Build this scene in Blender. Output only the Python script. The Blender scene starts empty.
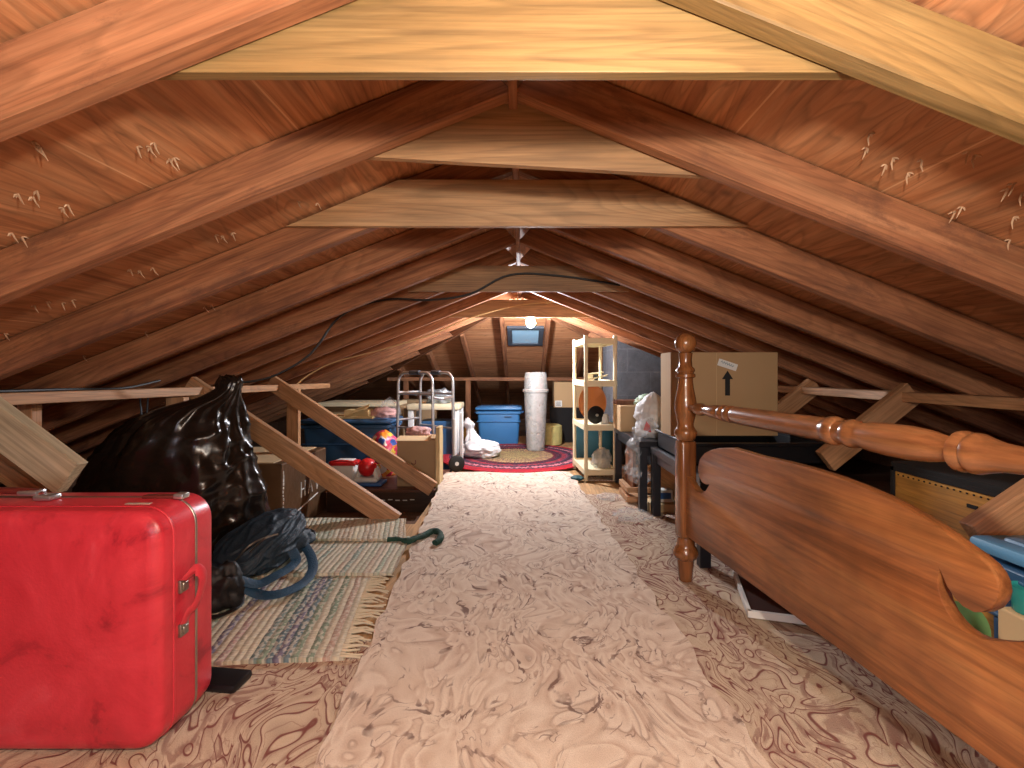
import bpy, bmesh, math, random
from mathutils import Vector, Matrix, noise
random.seed(7)
PI = math.pi
scene = bpy.context.scene
COL = scene.collection
# ------------------------------------------------------------------ camera
FPX, CX, CY, CAMZ = 480.0, 522.0, 372.0, 0.80
cam_d = bpy.data.cameras.new('camera')
cam_d.sensor_width = 36.0
cam_d.lens = FPX / 1024 * 36.0
cam_d.shift_x = (512 - CX) / 1024
cam_d.shift_y = (CY - 384) / 1024
cam_d.clip_start = 0.02
cam = bpy.data.objects.new('camera', cam_d)
cam.location = (0, 0, CAMZ)
cam.rotation_euler = (PI / 2, 0, 0)
COL.objects.link(cam)
scene.camera = cam

def W(px, py, d):
    """point of the place seen at pixel px,py when it stands d metres ahead"""
    return Vector(((px - CX) / FPX * d, d, CAMZ - (py - CY) / FPX * d))

def FL(px, py, z=0.0):
    d = (CAMZ - z) * FPX / (py - CY)
    return W(px, py, d)

# ------------------------------------------------------------------ materials
def lin(h):
    h = h.lstrip('#')
    out = []
    for i in (0, 2, 4):
        c = int(h[i:i + 2], 16) / 255
        out.append(c / 12.92 if c <= 0.04045 else ((c + 0.055) / 1.055) ** 2.4)
    return (*out, 1.0)

class NT:
    def __init__(self, name):
        self.m = bpy.data.materials.new(name)
        self.m.use_nodes = True
        self.t = self.m.node_tree
        self.b = self.t.nodes['Principled BSDF']
        self.out = self.t.nodes['Material Output']
    def n(self, typ, props=None, **inp):
        nd = self.t.nodes.new('ShaderNode' + typ)
        for k, v in (props or {}).items():
            setattr(nd, k, v)
        for k, v in inp.items():
            self.set(nd, k, v)
        return nd
    def set(self, nd, k, v):
        key = int(k[1:]) if k[0] == 'i' and k[1:].isdigit() else k.replace('_', ' ')
        s = nd.inputs[key]
        if isinstance(v, bpy.types.NodeSocket):
            self.t.links.new(v, s)
        elif isinstance(v, bpy.types.Node):
            self.t.links.new(v.outputs[0], s)
        else:
            s.default_value = v
    def math(self, op, a, b=0.0, c=0.0):
        return self.n('Math', {'operation': op}, i0=a, i1=b, i2=c)
    def vmath(self, op, a, b=(0, 0, 0)):
        return self.n('VectorMath', {'operation': op}, i0=a, i1=b)
    def ramp(self, fac, stops, interp='LINEAR'):
        r = self.n('ValToRGB', None, Fac=fac)
        cr = r.color_ramp
        cr.interpolation = interp
        while len(cr.elements) < len(stops):
            cr.elements.new(0.5)
        for e, (p, c) in zip(cr.elements, stops):
            e.position = p
            e.color = lin(c) if isinstance(c, str) else (c, c, c, 1)
        return r
    def mix(self, fac, a, b, blend='MIX'):
        nd = self.n('Mix', {'data_type': 'RGBA', 'blend_type': blend})
        for idx, v in ((0, fac), (6, a), (7, b)):
            if isinstance(v, bpy.types.Node):
                v = v.outputs[0]
            if isinstance(v, bpy.types.NodeSocket):
                self.t.links.new(v, nd.inputs[idx])
            else:
                nd.inputs[idx].default_value = lin(v) if isinstance(v, str) else v
        return nd.outputs[2]
    def coords(self, scale=(1, 1, 1), loc=(0, 0, 0), rot=(0, 0, 0), rnd=True, kind='Object'):
        tc = self.n('TexCoord')
        src = tc.outputs[kind]
        mp = self.n('Mapping', None, Vector=src, Scale=scale, Location=loc, Rotation=rot)
        if not rnd:
            return mp.outputs[0]
        oi = self.n('ObjectInfo')
        off = self.math('MULTIPLY', oi.outputs['Random'], 37.0)
        cmb = self.n('CombineXYZ', None, X=off, Y=off, Z=off)
        return self.vmath('ADD', mp.outputs[0], cmb.outputs[0]).outputs[0]
    def bump(self, h, strength=0.3, dist=0.01):
        bp = self.n('Bump', None, Height=h, Strength=strength, Distance=dist)
        self.set(self.b, 'Normal', bp)
    def fin(self, color=None, rough=0.5, metal=0.0, spec=None, coat=None):
        if color is not None:
            self.set(self.b, 'Base_Color', lin(color) if isinstance(color, str) else color)
        self.set(self.b, 'Roughness', rough)
        self.set(self.b, 'Metallic', metal)
        if spec is not None:
            self.b.inputs['Specular IOR Level'].default_value = spec
        if coat:
            self.b.inputs['Coat Weight'].default_value = coat
            self.b.inputs['Coat Roughness'].default_value = 0.12
        return self.m

def wood(name, c0, c1, c2, axis=0, rough=0.6, grain=1.0, coat=None, patches=0.5, dirt=None, rings=0.5, spec=None):
    t = NT(name)
    s = [9.0, 9.0, 9.0]
    s[axis] = 0.7
    v = t.coords(tuple(s))
    n1 = t.n('TexNoise', None, Vector=v, Scale=1.6, Detail=5.0, Roughness=0.62, Distortion=1.3)
    # growth rings: contour lines of a stretched smooth field
    sr = [5.0, 5.0, 5.0]
    sr[axis] = 0.55
    nr = t.n('TexNoise', None, Vector=t.coords(tuple(sr)), Scale=1.3 * grain, Detail=1.5, Roughness=0.45, Distortion=0.4)
    rg = t.math('FRACT', t.math('MULTIPLY', nr.outputs['Fac'], 26.0))
    rg = t.ramp(rg, [(0.0, 1.0), (0.55, 0.86), (0.85, 0.55), (1.0, 0.92)])
    s2 = [110.0 * grain] * 3
    s2[axis] = 3.0
    n2 = t.n('TexNoise', None, Vector=t.coords(tuple(s2)), Scale=1.0, Detail=4.0, Roughness=0.65)
    n3 = t.n('TexNoise', None, Vector=t.coords((2.2, 2.2, 2.2)), Scale=1.2, Detail=4.0, Roughness=0.6)
    col = t.ramp(n1.outputs['Fac'], [(0.28, c0), (0.5, c1), (0.74, c2)])
    fine = t.ramp(n2.outputs['Fac'], [(0.34, 0.62), (0.58, 1.02)])
    c = t.mix(0.8, col, fine, 'MULTIPLY')
    c = t.mix(rings, c, rg, 'MULTIPLY')
    pt = t.ramp(n3.outputs['Fac'], [(0.36, 0.58), (0.6, 1.08)])
    c = t.mix(patches, c, pt, 'MULTIPLY')
    if dirt:
        s5 = [7.0, 7.0, 7.0]
        s5[axis] = 3.0
        n4 = t.n('TexNoise', None, Vector=t.coords(tuple(s5)), Scale=1.5, Detail=7.0, Roughness=0.75)
        c = t.mix(t.ramp(n4.outputs['Fac'], [(0.54, 0.0), (0.68, 0.7)]), c, dirt)
        sk = [4.0, 4.0, 4.0]
        sk[axis] = 1.6
        vo = t.n('TexVoronoi', None, Vector=t.coords(tuple(sk)), Scale=1.0)
        c = t.mix(t.ramp(vo.outputs['Distance'], [(0.05, 0.8), (0.11, 0.0)]), c, '#43261a')
    t.bump(n2.outputs['Fac'], 0.25, 0.003)
    return t.fin(c, rough, coat=coat, spec=spec)

def plain(name, c, rough=0.5, metal=0.0, var=0.12, scale=6.0, bump=0.0, coat=None, spec=None):
    t = NT(name)
    v = t.coords((1, 1, 1))
    n = t.n('TexNoise', None, Vector=v, Scale=scale, Detail=4.0)
    r = t.ramp(n.outputs['Fac'], [(0.3, 1.0 - var), (0.7, 1.0)])
    col = t.mix(1.0, c, r, 'MULTIPLY')
    if bump:
        n2 = t.n('TexNoise', None, Vector=v, Scale=scale * 6, Detail=4.0)
        t.bump(n2.outputs['Fac'], bump, 0.01)
    return t.fin(col, rough, metal, coat=coat, spec=spec)

def clear_plastic(name, tint='#e8eef0', op=0.35, rough=0.12, var=1.0):
    t = NT(name)
    v = t.coords((1, 1, 1))
    n = t.n('TexNoise', None, Vector=v, Scale=14.0, Detail=4.0, Distortion=1.5)
    op_n = t.ramp(n.outputs['Fac'], [(0.35, op * (1 - 0.5 * var)), (0.65, min(1.0, op * (1 + 0.6 * var)))])
    t.bump(n.outputs['Fac'], 0.7, 0.02)
    t.fin(tint, rough)
    t.set(t.b, 'Alpha', op_n)
    return t.m

M = {}
M['rafter'] = wood('rafter_wood', '#7c4f39', '#a36d4b', '#bb855f', rough=0.7, patches=0.5, dirt='#5f4134', spec=0.25)
M['tie'] = wood('collar_tie_wood', '#97704c', '#ad855c', '#bd966b', rough=0.6, patches=0.3)
M['yellow_tie'] = wood('yellow_pine', '#7d6236', '#927447', '#a18454', rough=0.55, patches=0.25)
M['stud'] = wood('fresh_stud_wood', '#a9794f', '#c19066', '#cfa379', rough=0.6, patches=0.25)
M['pale'] = wood('pale_pine', '#b3a080', '#c9b896', '#d6c7a6', rough=0.7, patches=0.35)
M['deck'] = wood('floor_board_wood', '#ac8052', '#c29867', '#d2aa79', axis=1, rough=0.6)
M['under'] = wood('ceiling_board_wood', '#4d3322', '#674731', '#7a563c', axis=0, rough=0.85)
M['maple'] = wood('polished_maple', '#683c20', '#955d34', '#ab7443', axis=0, rough=0.36, grain=0.8, coat=0.15, patches=0.95, rings=0.28)
M['maple_turned'] = wood('polished_turned_maple', '#6f4228', '#93603b', '#a8764c', axis=0, rough=0.28, grain=0.7, coat=0.4, patches=0.5)
M['maple_post'] = wood('polished_post_maple', '#6e4022', '#915b33', '#a67143', axis=2, rough=0.25, grain=0.7, coat=0.45, patches=0.5)
M['crate'] = wood('crate_plywood', '#b07a34', '#c9913f', '#d5a250', axis=1, rough=0.55)
M['brown_board'] = wood('brown_board', '#6a3c24', '#845033', '#99623f', axis=2, rough=0.6)

def sheathing(name, grain_axis):
    t = NT(name)
    s = [7.0, 7.0, 7.0]
    s[grain_axis] = 0.55
    v = t.coords(tuple(s), rnd=False)
    n1 = t.n('TexNoise', None, Vector=v, Scale=1.7, Detail=6.0, Roughness=0.6, Distortion=2.2)
    s2 = [70.0] * 3
    s2[grain_axis] = 3.5
    n2 = t.n('TexNoise', None, Vector=t.coords(tuple(s2), rnd=False), Scale=1.0, Detail=3.0)
    col = t.ramp(n1.outputs['Fac'], [(0.3, '#a66b47'), (0.5, '#c88b5e'), (0.72, '#d8a175')])
    fine = t.ramp(n2.outputs['Fac'], [(0.34, 0.62), (0.6, 1.0)])
    c = t.mix(0.7, col, fine, 'MULTIPLY')
    sr = [4.0, 4.0, 4.0]
    sr[grain_axis] = 0.8
    nr = t.n('TexNoise', None, Vector=t.coords(tuple(sr), rnd=False), Scale=1.2, Detail=2.5, Roughness=0.5, Distortion=0.8)
    rg = t.ramp(t.math('FRACT', t.math('MULTIPLY', nr.outputs['Fac'], 22.0)), [(0.0, 1.0), (0.6, 0.9), (0.86, 0.6), (1.0, 0.95)])
    c = t.mix(0.7, c, rg, 'MULTIPLY')
    # board joints: thin pale or dark lines along the grain
    sep = t.n('SeparateXYZ', None, Vector=t.coords((1, 1, 1), rnd=False))
    cross = sep.outputs[0 if grain_axis == 1 else 1]
    u = t.math('DIVIDE', t.math('ADD', cross, 10.187), 0.323)
    fr = t.math('FRACT', u)
    line = t.math('LESS_THAN', fr, 0.011)
    fl = t.math('FLOOR', u)
    wn = t.n('TexWhiteNoise', {'noise_dimensions': '1D'}, W=fl)
    tone = t.ramp(wn.outputs[0], [(0.0, 0.84), (1.0, 1.06)])
    c = t.mix(1.0, c, tone, 'MULTIPLY')
    n3 = t.n('TexNoise', None, Vector=t.coords((1.3, 1.3, 1.3), rnd=False), Scale=1.0, Detail=2.0)
    msk = t.math('MULTIPLY', line, t.ramp(n3.outputs['Fac'], [(0.45, 0.0), (0.56, 0.7)]))
    c = t.mix(msk, c, '#e0b78c')
    # knots and stains
    vo = t.n('TexVoronoi', None, Vector=t.coords((2.0, 2.0, 2.0), rnd=False), Scale=1.3)
    k = t.ramp(vo.outputs['Distance'], [(0.02, 0.55), (0.07, 0.0)])
    c = t.mix(k, c, '#4a2a1c')
    t.bump(n2.outputs['Fac'], 0.2, 0.004)
    return t.fin(c, 0.68)
M['sheath'] = sheathing('roof_sheathing', 1)
M['sheath_end'] = sheathing('end_sheathing', 0)

def leaf_carpet(name, base, mid, outline, hi, scale, line=0.5, thin=0.05, stroke=0.4, feather=0.0, bend=(0.6, 3.0, 0.3), scroll=(0.5, 9.0, 0.5, 0.5, 1.0, 3.0, 1.0)):
    """curling plume pattern: warped cells, each a leaf with fanned strokes and a broken dark outline"""
    t = NT(name)
    v0 = t.coords((1, 1, 1), rnd=False)
    bw = t.n('TexNoise', None, Vector=v0, Scale=bend[1], Detail=1.0, Roughness=0.4)
    bw = t.n('VectorMath', {'operation': 'SCALE'}, i0=t.vmath('SUBTRACT', bw.outputs['Color'], (0.5, 0.5, 0.5)), Scale=bend[2])
    v0 = t.vmath('MULTIPLY', t.vmath('ADD', v0, bw), (1.0, bend[0], 1.0)).outputs[0]
    wa = t.n('TexNoise', None, Vector=v0, Scale=scale * 0.9, Detail=1.0)
    w1 = t.n('VectorMath', {'operation': 'SCALE'}, i0=t.vmath('SUBTRACT', wa.outputs['Color'], (0.5, 0.5, 0.5)), Scale=0.85 / scale)
    wb = t.n('TexNoise', None, Vector=v0, Scale=scale * 4.5, Detail=2.0)
    w2 = t.n('VectorMath', {'operation': 'SCALE'}, i0=t.vmath('SUBTRACT', wb.outputs['Color'], (0.5, 0.5, 0.5)), Scale=0.18 / scale)
    v = t.vmath('ADD', t.vmath('ADD', v0, w1), w2)
    flat = t.vmath('MULTIPLY', v, (1, 1, 0))
    vo = t.n('TexVoronoi', {'voronoi_dimensions': '2D'}, Vector=flat, Scale=scale, Randomness=0.95)
    ve = t.n('TexVoronoi', {'voronoi_dimensions': '2D', 'feature': 'DISTANCE_TO_EDGE'}, Vector=flat, Scale=scale, Randomness=0.95)
    d = t.vmath('SUBTRACT', flat, vo.outputs['Position'])
    off = t.n('VectorMath', {'operation': 'SCALE'}, i0=t.vmath('SUBTRACT', vo.outputs['Color'], (0.5, 0.5, 0.5)), Scale=1.5 / scale)
    d = t.vmath('ADD', d, t.vmath('MULTIPLY', off, (1, 1, 0)))
    sp = t.n('SeparateXYZ', None, Vector=d)
    ang = t.math('ARCTAN2', sp.outputs[1], sp.outputs[0])
    r = t.math('MULTIPLY', t.n('VectorMath', {'operation': 'LENGTH'}, i0=d).outputs['Value'], scale)
    sc = t.n('SeparateColor', None, Color=vo.outputs['Color'])
    ph = t.math('MULTIPLY', sc.outputs[0], 6.28)
    tw = t.math('MULTIPLY', t.math('SUBTRACT', sc.outputs[1], 0.5), 22.0)
    a = t.math('ADD', t.math('MULTIPLY', ang, 12.0), t.math('MULTIPLY', r, tw))
    wob = t.math('MULTIPLY', t.n('TexNoise', None, Vector=v0, Scale=scale * 2.2, Detail=2.0).outputs['Fac'], 9.0)
    s1 = t.math('SINE', t.math('ADD', t.math('ADD', a, ph), wob))
    b = t.math('ADD', t.math('MULTIPLY', ang, 3.0), t.math('MULTIPLY', r, 12.0))
    s2 = t.math('SINE', t.math('ADD', t.math('ADD', b, ph), t.math('MULTIPLY', s1, 0.9)))
    edge = t.math('ADD', ve.outputs['Distance'], t.math('MULTIPLY', s1, 0.035))
    rag_ = t.n('TexNoise', None, Vector=v0, Scale=scale * 9, Detail=3.0)
    edge = t.math('ADD', edge, t.math('MULTIPLY', t.math('SUBTRACT', rag_.outputs['Fac'], 0.5), 0.12))
    lm = t.ramp(edge, [(0.0, 1.0), (thin * 0.6, 0.9), (thin * 1.5, 0.0)])
    inner = t.ramp(t.math('ABSOLUTE', t.math('ADD', s2, t.math('MULTIPLY', t.math('SUBTRACT', rag_.outputs['Fac'], 0.5), 0.8))), [(0.0, 1.0), (0.08, 0.8), (0.2, 0.0)])
    sparse = t.ramp(t.n('TexNoise', None, Vector=v0, Scale=scale * 1.9, Detail=3.0).outputs['Fac'],
                    [(0.62 - line * 0.4, 0.0), (0.74 - line * 0.4, 1.0)])
    sparse2 = t.ramp(t.n('TexNoise', None, Vector=t.coords((1, 1, 1), (7, 3, 0), rnd=False), Scale=scale * 1.6, Detail=3.0).outputs['Fac'],
                     [(0.66 - line * 0.4, 0.0), (0.76 - line * 0.4, 1.0)])
    fac = t.math('MAXIMUM', t.math('MULTIPLY', lm, sparse), t.math('MULTIPLY', t.math('MULTIPLY', inner, sparse2), 0.8))
    if feather:
        fl_ = t.ramp(t.math('ABSOLUTE', t.math('ADD', s1, t.math('MULTIPLY', t.math('SUBTRACT', rag_.outputs['Fac'], 0.5), 0.5))), [(0.0, 1.0), (0.12, 0.8), (0.3, 0.0)])
        fac = t.math('MAXIMUM', fac, t.math('MULTIPLY', t.math('MULTIPLY', fl_, t.ramp(edge, [(0.05, 1.0), (0.22, 0.0)])), feather))
    ns = t.n('TexNoise', None, Vector=v0, Scale=scale * scroll[0], Detail=1.3, Roughness=0.45, Distortion=1.5)
    lobe = t.n('TexVoronoi', {'voronoi_dimensions': '2D'}, Vector=t.vmath('ADD', v0, w1), Scale=scale * scroll[5], Randomness=0.7)
    sf = t.math('FRACT', t.math('ADD', t.math('MULTIPLY', ns.outputs['Fac'], scroll[1]), t.math('MULTIPLY', lobe.outputs['Distance'], scroll[6])))
    sl = t.ramp(t.math('ABSOLUTE', t.math('SUBTRACT', t.math('MULTIPLY', sf, 2.0), 1.0)), [(0.80, 0.0), (0.90, 0.85), (1.0, 1.0)])
    fac = t.math('MAXIMUM', t.math('MULTIPLY', fac, scroll[4]), t.math('MULTIPLY', t.math('MULTIPLY', sl, t.math('MAXIMUM', sparse, sparse2)), scroll[2]))
    big = t.n('TexNoise', None, Vector=v0, Scale=scale * 0.6, Detail=2.0)
    c = t.mix(t.ramp(big.outputs['Fac'], [(0.4, 0.0), (0.6, 1.0)]), base, mid)
    c = t.mix(t.math('MULTIPLY', t.ramp(s1, [(0.1, 0.0), (0.9, 1.0)]), stroke), c, hi)
    c = t.mix(t.math('MULTIPLY', t.ramp(s2, [(0.0, 0.0), (1.0, 1.0)]), stroke * 0.6), c, hi)
    c = t.mix(t.math('MULTIPLY', t.ramp(sf, [(0.1, 0.0), (0.8, 1.0), (0.95, 0.2)]), scroll[3]), c, hi)
    c = t.mix(t.math('MULTIPLY', fac, 0.9), c, outline)
    tuft = t.n('TexNoise', None, Vector=t.coords((1, 1, 1), rnd=False), Scale=420.0, Detail=2.0)
    c = t.mix(0.35, c, t.ramp(tuft.outputs['Fac'], [(0.3, 0.7), (0.65, 1.1)]), 'MULTIPLY')
    h = t.math('ADD', t.math('MULTIPLY', fac, -0.5), tuft.outputs['Fac'])
    t.bump(h, 0.5, 0.006)
    return t.fin(c, 0.95, spec=0.1)
M['runner'] = leaf_carpet('runner_pile', '#d2bfac', '#cab4a2', '#6a504b', '#e6dbcb', 8.5, 0.40, 0.020, 0.25, 0.0, (0.55, 3.2, 0.34), (0.5, 5.0, 0.35, 0.8, 0.9, 2.6, 1.3))
M['maroon'] = leaf_carpet('leaf_carpet_pile', '#bca791', '#ab9080', '#712b30', '#d6c6ae', 10.0, 0.95, 0.03, 0.25, 0.0, (0.40, 3.6, 0.36), (0.5, 6.5, 0.95, 0.75, 0.5, 2.2, 2.4))

def rag(name, cols, axis=0, seed=0.0, freq=26.0):
    t = NT(name)
    v0 = t.coords((1, 1, 1), rnd=False)
    sp = t.n('SeparateXYZ', None, Vector=v0)
    nz = t.n('TexNoise', None, Vector=v0, Scale=6.0, Detail=2.0)
    u = t.math('ADD', t.math('MULTIPLY', sp.outputs[axis], freq), t.math('MULTIPLY', nz.outputs['Fac'], 0.9))
    u = t.math('ADD', u, seed)
    fl = t.math('FLOOR', u)
    wn = t.n('TexWhiteNoise', {'noise_dimensions': '1D'}, W=fl)
    col = t.ramp(wn.outputs[0], [(i / len(cols), c) for i, c in enumerate(cols)], 'CONSTANT')
    s = [180.0, 180.0, 1.0]
    s[axis] = 55.0
    wv = t.n('TexNoise', None, Vector=t.coords(tuple(s), rnd=False), Scale=1.0, Detail=1.0)
    s3 = [60.0, 60.0, 1.0]
    s3[axis] = 90.0
    fl2 = t.n('TexNoise', None, Vector=t.coords(tuple(s3), rnd=False), Scale=0.9, Detail=1.0)
    c = t.mix(t.ramp(fl2.outputs['Fac'], [(0.47, 0.0), (0.55, 0.62)]), col, '#d8d3c2')
    c = t.mix(0.55, c, t.ramp(wv.outputs['Fac'], [(0.36, 0.62), (0.58, 1.05)]), 'MULTIPLY')
    rib = t.math('ABSOLUTE', t.math('SINE', t.math('MULTIPLY', u, PI)))
    t.bump(t.math('ADD', rib, wv.outputs['Fac']), 0.7, 0.006)
    return t.fin(c, 0.95, spec=0.1)
RAGC = ['#cbc4ac', '#7d8f8b', '#d3ccb6', '#c0a898', '#cfc8b0', '#6f8288', '#c6bba3', '#bba09a', '#d2cbb2', '#8c9c88', '#c8c0a6', '#7f7b8c']
M['rag_a'] = rag('rag_weave_striped', RAGC, 0, 5.0, 46.0)
M['rag_b'] = rag('rag_weave_pale', ['#cfc8b0', '#bcbda6', '#d3cbb3', '#c5b5a0', '#aebaa6', '#d2cab5', '#9aa99c', '#c9b8a2'], 0, 11.0, 46.0)
M['rag_c'] = rag('rag_weave_cream', ['#cac1a6', '#adb09a', '#cdc2a8', '#bba890', '#a1ab95', '#c6b79c'], 0, 23.0, 44.0)
M['fringe'] = plain('cotton_fringe', '#d5cdb4', 0.95, bump=0.3)

def braided():
    t = NT('braided_wool')
    v0 = t.coords((1, 1, 1), rnd=False)
    ln = t.n('VectorMath', {'operation': 'LENGTH'}, i0=t.vmath('MULTIPLY', v0, (1 / 0.69, 1 / 0.73, 0))).outputs['Value']
    sp = t.n('SeparateXYZ', None, Vector=v0)
    ang = t.math('ARCTAN2', sp.outputs[1], sp.outputs[0])
    rings = t.math('MULTIPLY', ln, 34.0)
    zig = t.math('SINE', t.math('MULTIPLY', ang, 95.0))
    r2 = t.math('ADD', rings, t.math('MULTIPLY', zig, 0.35))
    fl = t.math('FLOOR', r2)
    wn = t.n('TexWhiteNoise', {'noise_dimensions': '2D'}, Vector=t.n('CombineXYZ', None, X=fl, Y=t.math('FLOOR', t.math('MULTIPLY', ang, 26.0))))
    rad = t.math('DIVIDE', fl, 34.0)
    base = t.ramp(rad, [(0.0, '#9b8a5f'), (0.3, '#a08662'), (0.42, '#b0926a'), (0.5, '#5a2330'), (0.545, '#3b2b39'), (0.59, '#a23a44'),
                        (0.66, '#74455a'), (0.7, '#37303f'), (0.76, '#c9808a'), (0.8, '#4b3d4c'), (0.86, '#b02f3a'), (0.95, '#c23540')], 'CONSTANT')
    alt = t.ramp(wn.outputs['Value'], [(0.0, '#c9a9a0'), (0.35, '#6c3440'), (0.7, '#453a48')], 'CONSTANT')
    m = t.math('MULTIPLY', t.math('GREATER_THAN', wn.outputs['Value'], 0.55), t.ramp(rad, [(0.0, 0.45), (0.84, 0.75), (0.86, 0.2)]))
    c = t.mix(m, base, alt)
    tuft = t.n('TexNoise', None, Vector=v0, Scale=260.0, Detail=2.0)
    c = t.mix(0.4, c, t.ramp(tuft.outputs['Fac'], [(0.3, 0.65), (0.65, 1.1)]), 'MULTIPLY')
    t.bump(t.math('ABSOLUTE', t.math('SINE', t.math('MULTIPLY', rings, PI))), 0.8, 0.01)
    return t.fin(c, 0.95, spec=0.1)
M['braid'] = braided()

def red_leather():
    t = NT('red_marbled_vinyl')
    v = t.coords((1, 1, 1))
    n = t.n('TexNoise', None, Vector=v, Scale=4.0, Detail=5.0, Roughness=0.65, Distortion=1.8)
    c = t.ramp(n.outputs['Fac'], [(0.32, '#96202e'), (0.42, '#bf2e3b'), (0.6, '#cc3845'), (0.75, '#d54d59')])
    n2 = t.n('TexNoise', None, Vector=v, Scale=160.0, Detail=2.0)
    t.bump(n2.outputs['Fac'], 0.12, 0.003)
    n3 = t.n('TexNoise', None, Vector=v, Scale=9.0, Detail=5.0, Roughness=0.7)
    c2 = t.mix(t.ramp(n3.outputs['Fac'], [(0.6, 0.0), (0.72, 0.4)]), c, '#6d1118')
    return t.fin(c2, 0.33, spec=0.5)
M['red'] = red_leather()
M['aluminium'] = plain('brushed_aluminium', '#a49c92', 0.35, 0.9, 0.15)
M['steel'] = plain('polished_tube', '#c9ccce', 0.28, 0.85, 0.08)
M['plate'] = plain('pale_metal_plate', '#c4b2a2', 0.4, 0.2)
M['brown_grip'] = plain('brown_handle', '#6b2a24', 0.4)
M['bag'] = plain('black_bag_plastic', '#1f1813', 0.24, var=0.3)
M['navy'] = plain('navy_nylon', '#1d3140', 0.6, var=0.3, scale=12, bump=0.35)
M['navy_strap'] = plain('blue_webbing', '#1d4562', 0.6, var=0.25, scale=30, bump=0.3)
M['blackcloth'] = plain('black_nylon', '#1a191b', 0.55, var=0.3, bump=0.4)
M['blackpl'] = plain('black_plastic', '#15161a', 0.35, var=0.2)
M['blackwood'] = plain('black_painted_wood', '#22232a', 0.35, var=0.2)
M['tote'] = plain('blue_tote_plastic', '#3a76ab', 0.4, var=0.1)
M['tote_dark'] = plain('slate_blue_tote_plastic', '#345d85', 0.4, var=0.15)
M['tote_light'] = plain('light_blue_lid_plastic', '#5f9cc8', 0.4, var=0.1)
M['card'] = plain('cardboard', '#b3936a', 0.85, var=0.08, scale=3)
M['card_light'] = plain('light_cardboard', '#cfb388', 0.85, var=0.08, scale=3)
M['card_grey'] = plain('dull_cardboard', '#a08462', 0.85, var=0.1, scale=3)
M['card_brown'] = plain('brown_wrapped_carton', '#664a33', 0.35, var=0.35, scale=5, bump=0.3)
M['manila'] = plain('manila_paper', '#d6bd86', 0.8, var=0.1)
M['cream'] = plain('cream_plastic', '#e0d3b0', 0.5, var=0.06)
M['white'] = plain('white_plastic', '#dcdcd8', 0.45, var=0.08)
M['whitebag'] = plain('white_bag_film', '#dadada', 0.4, var=0.15, scale=9, bump=0.4)
M['redpl'] = plain('red_plastic', '#cf2026', 0.35, var=0.1)
M['bluepl'] = plain('blue_plastic', '#2f5f9e', 0.4, var=0.1)
M['clear'] = clear_plastic('clear_film', '#e6ecee', 0.16)
M['frost'] = clear_plastic('frosted_plastic', '#c4c2bc', 0.42, 0.3, 0.3)
M['orange'] = plain('orange_wood_tray', '#b96a2c', 0.4, var=0.2)
M['rubber'] = plain('black_rubber', '#1b1b1b', 0.6)
M['teal'] = plain('teal_plastic', '#174a52', 0.5, var=0.2)
M['green'] = plain('green_plastic', '#3f9a5e', 0.4, var=0.2)
M['tealcup'] = plain('teal_enamel', '#2f9a94', 0.3, var=0.1)
M['lime'] = plain('light_green_enamel', '#86b878', 0.4, var=0.1)
M['trunk'] = wood('dark_trunk_wood', '#2c1d16', '#3a261c', '#4a3023', axis=0, rough=0.4)
M['trunk_top'] = wood('trunk_lid_wood', '#4e2c1d', '#653b28', '#774a33', axis=0, rough=0.5)
M['nail'] = plain('bright_nail_steel', '#c9a98a', 0.5, 0.2)
M['cable'] = plain('black_cable_sheath', '#171310', 0.5)
M['wire_tan'] = plain('tan_cable_sheath', '#b5905c', 0.5)
M['ink'] = plain('black_ink', '#141414', 0.7, var=0.02)
M['blueink'] = plain('blue_ink', '#3a6f86', 0.7, var=0.02)
M['chalk'] = plain('white_marker', '#d8d8d2', 0.7, var=0.05)
M['label'] = plain('white_paper', '#e2e2dc', 0.8, var=0.04)
M['insul'] = plain('yellow_insulation', '#c9bf7a', 0.95, var=0.25, scale=20, bump=0.8)
M['porcelain'] = plain('white_porcelain', '#d8d2c8', 0.3)
M['greyframe'] = plain('grey_vent_metal', '#454d57', 0.5, 0.3)
M['pink'] = plain('pink_fabric', '#c79a94', 0.9, var=0.25, scale=20, bump=0.5)
M['greenstrap'] = plain('green_fabric', '#1f4a3d', 0.85, var=0.5, scale=18, bump=0.5)
M['darkbook'] = plain('dark_red_cover', '#4a2a20', 0.5, var=0.2)
M['darkbox'] = plain('near_black_box', '#0e0b0b', 0.9, var=0.2)
M['silver_paper'] = plain('crumpled_silver_wrap', '#9aa0a4', 0.3, 0.4, 0.3, 12, 0.5)

def block():
    t = NT('concrete_block')
    v = t.coords((1, 1, 1), rnd=False)
    sp = t.n('SeparateXYZ', None, Vector=v)
    xz = t.n('CombineXYZ', None, X=sp.outputs[0], Y=sp.outputs[2], Z=0.0)
    br = t.n('TexBrick', {'offset': 0.5}, Vector=xz, Color1=lin('#505155'), Color2=lin('#48494e'), Mortar=lin('#57575b'), Scale=1.0,
             Mortar_Size=0.006, Brick_Width=0.40, Row_Height=0.2)
    n = t.n('TexNoise', None, Vector=v, Scale=9.0, Detail=6.0, Roughness=0.7)
    c = t.mix(0.85, br.outputs['Color'], t.ramp(n.outputs['Fac'], [(0.35, 0.55), (0.7, 1.25)]), 'MULTIPLY')
    n2 = t.n('TexNoise', None, Vector=v, Scale=120.0, Detail=2.0)
    t.bump(t.math('ADD', n2.outputs['Fac'], t.math('MULTIPLY', br.outputs['Fac'], -1.5)), 0.7, 0.008)
    return t.fin(c, 0.9)
M['block'] = block()

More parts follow.
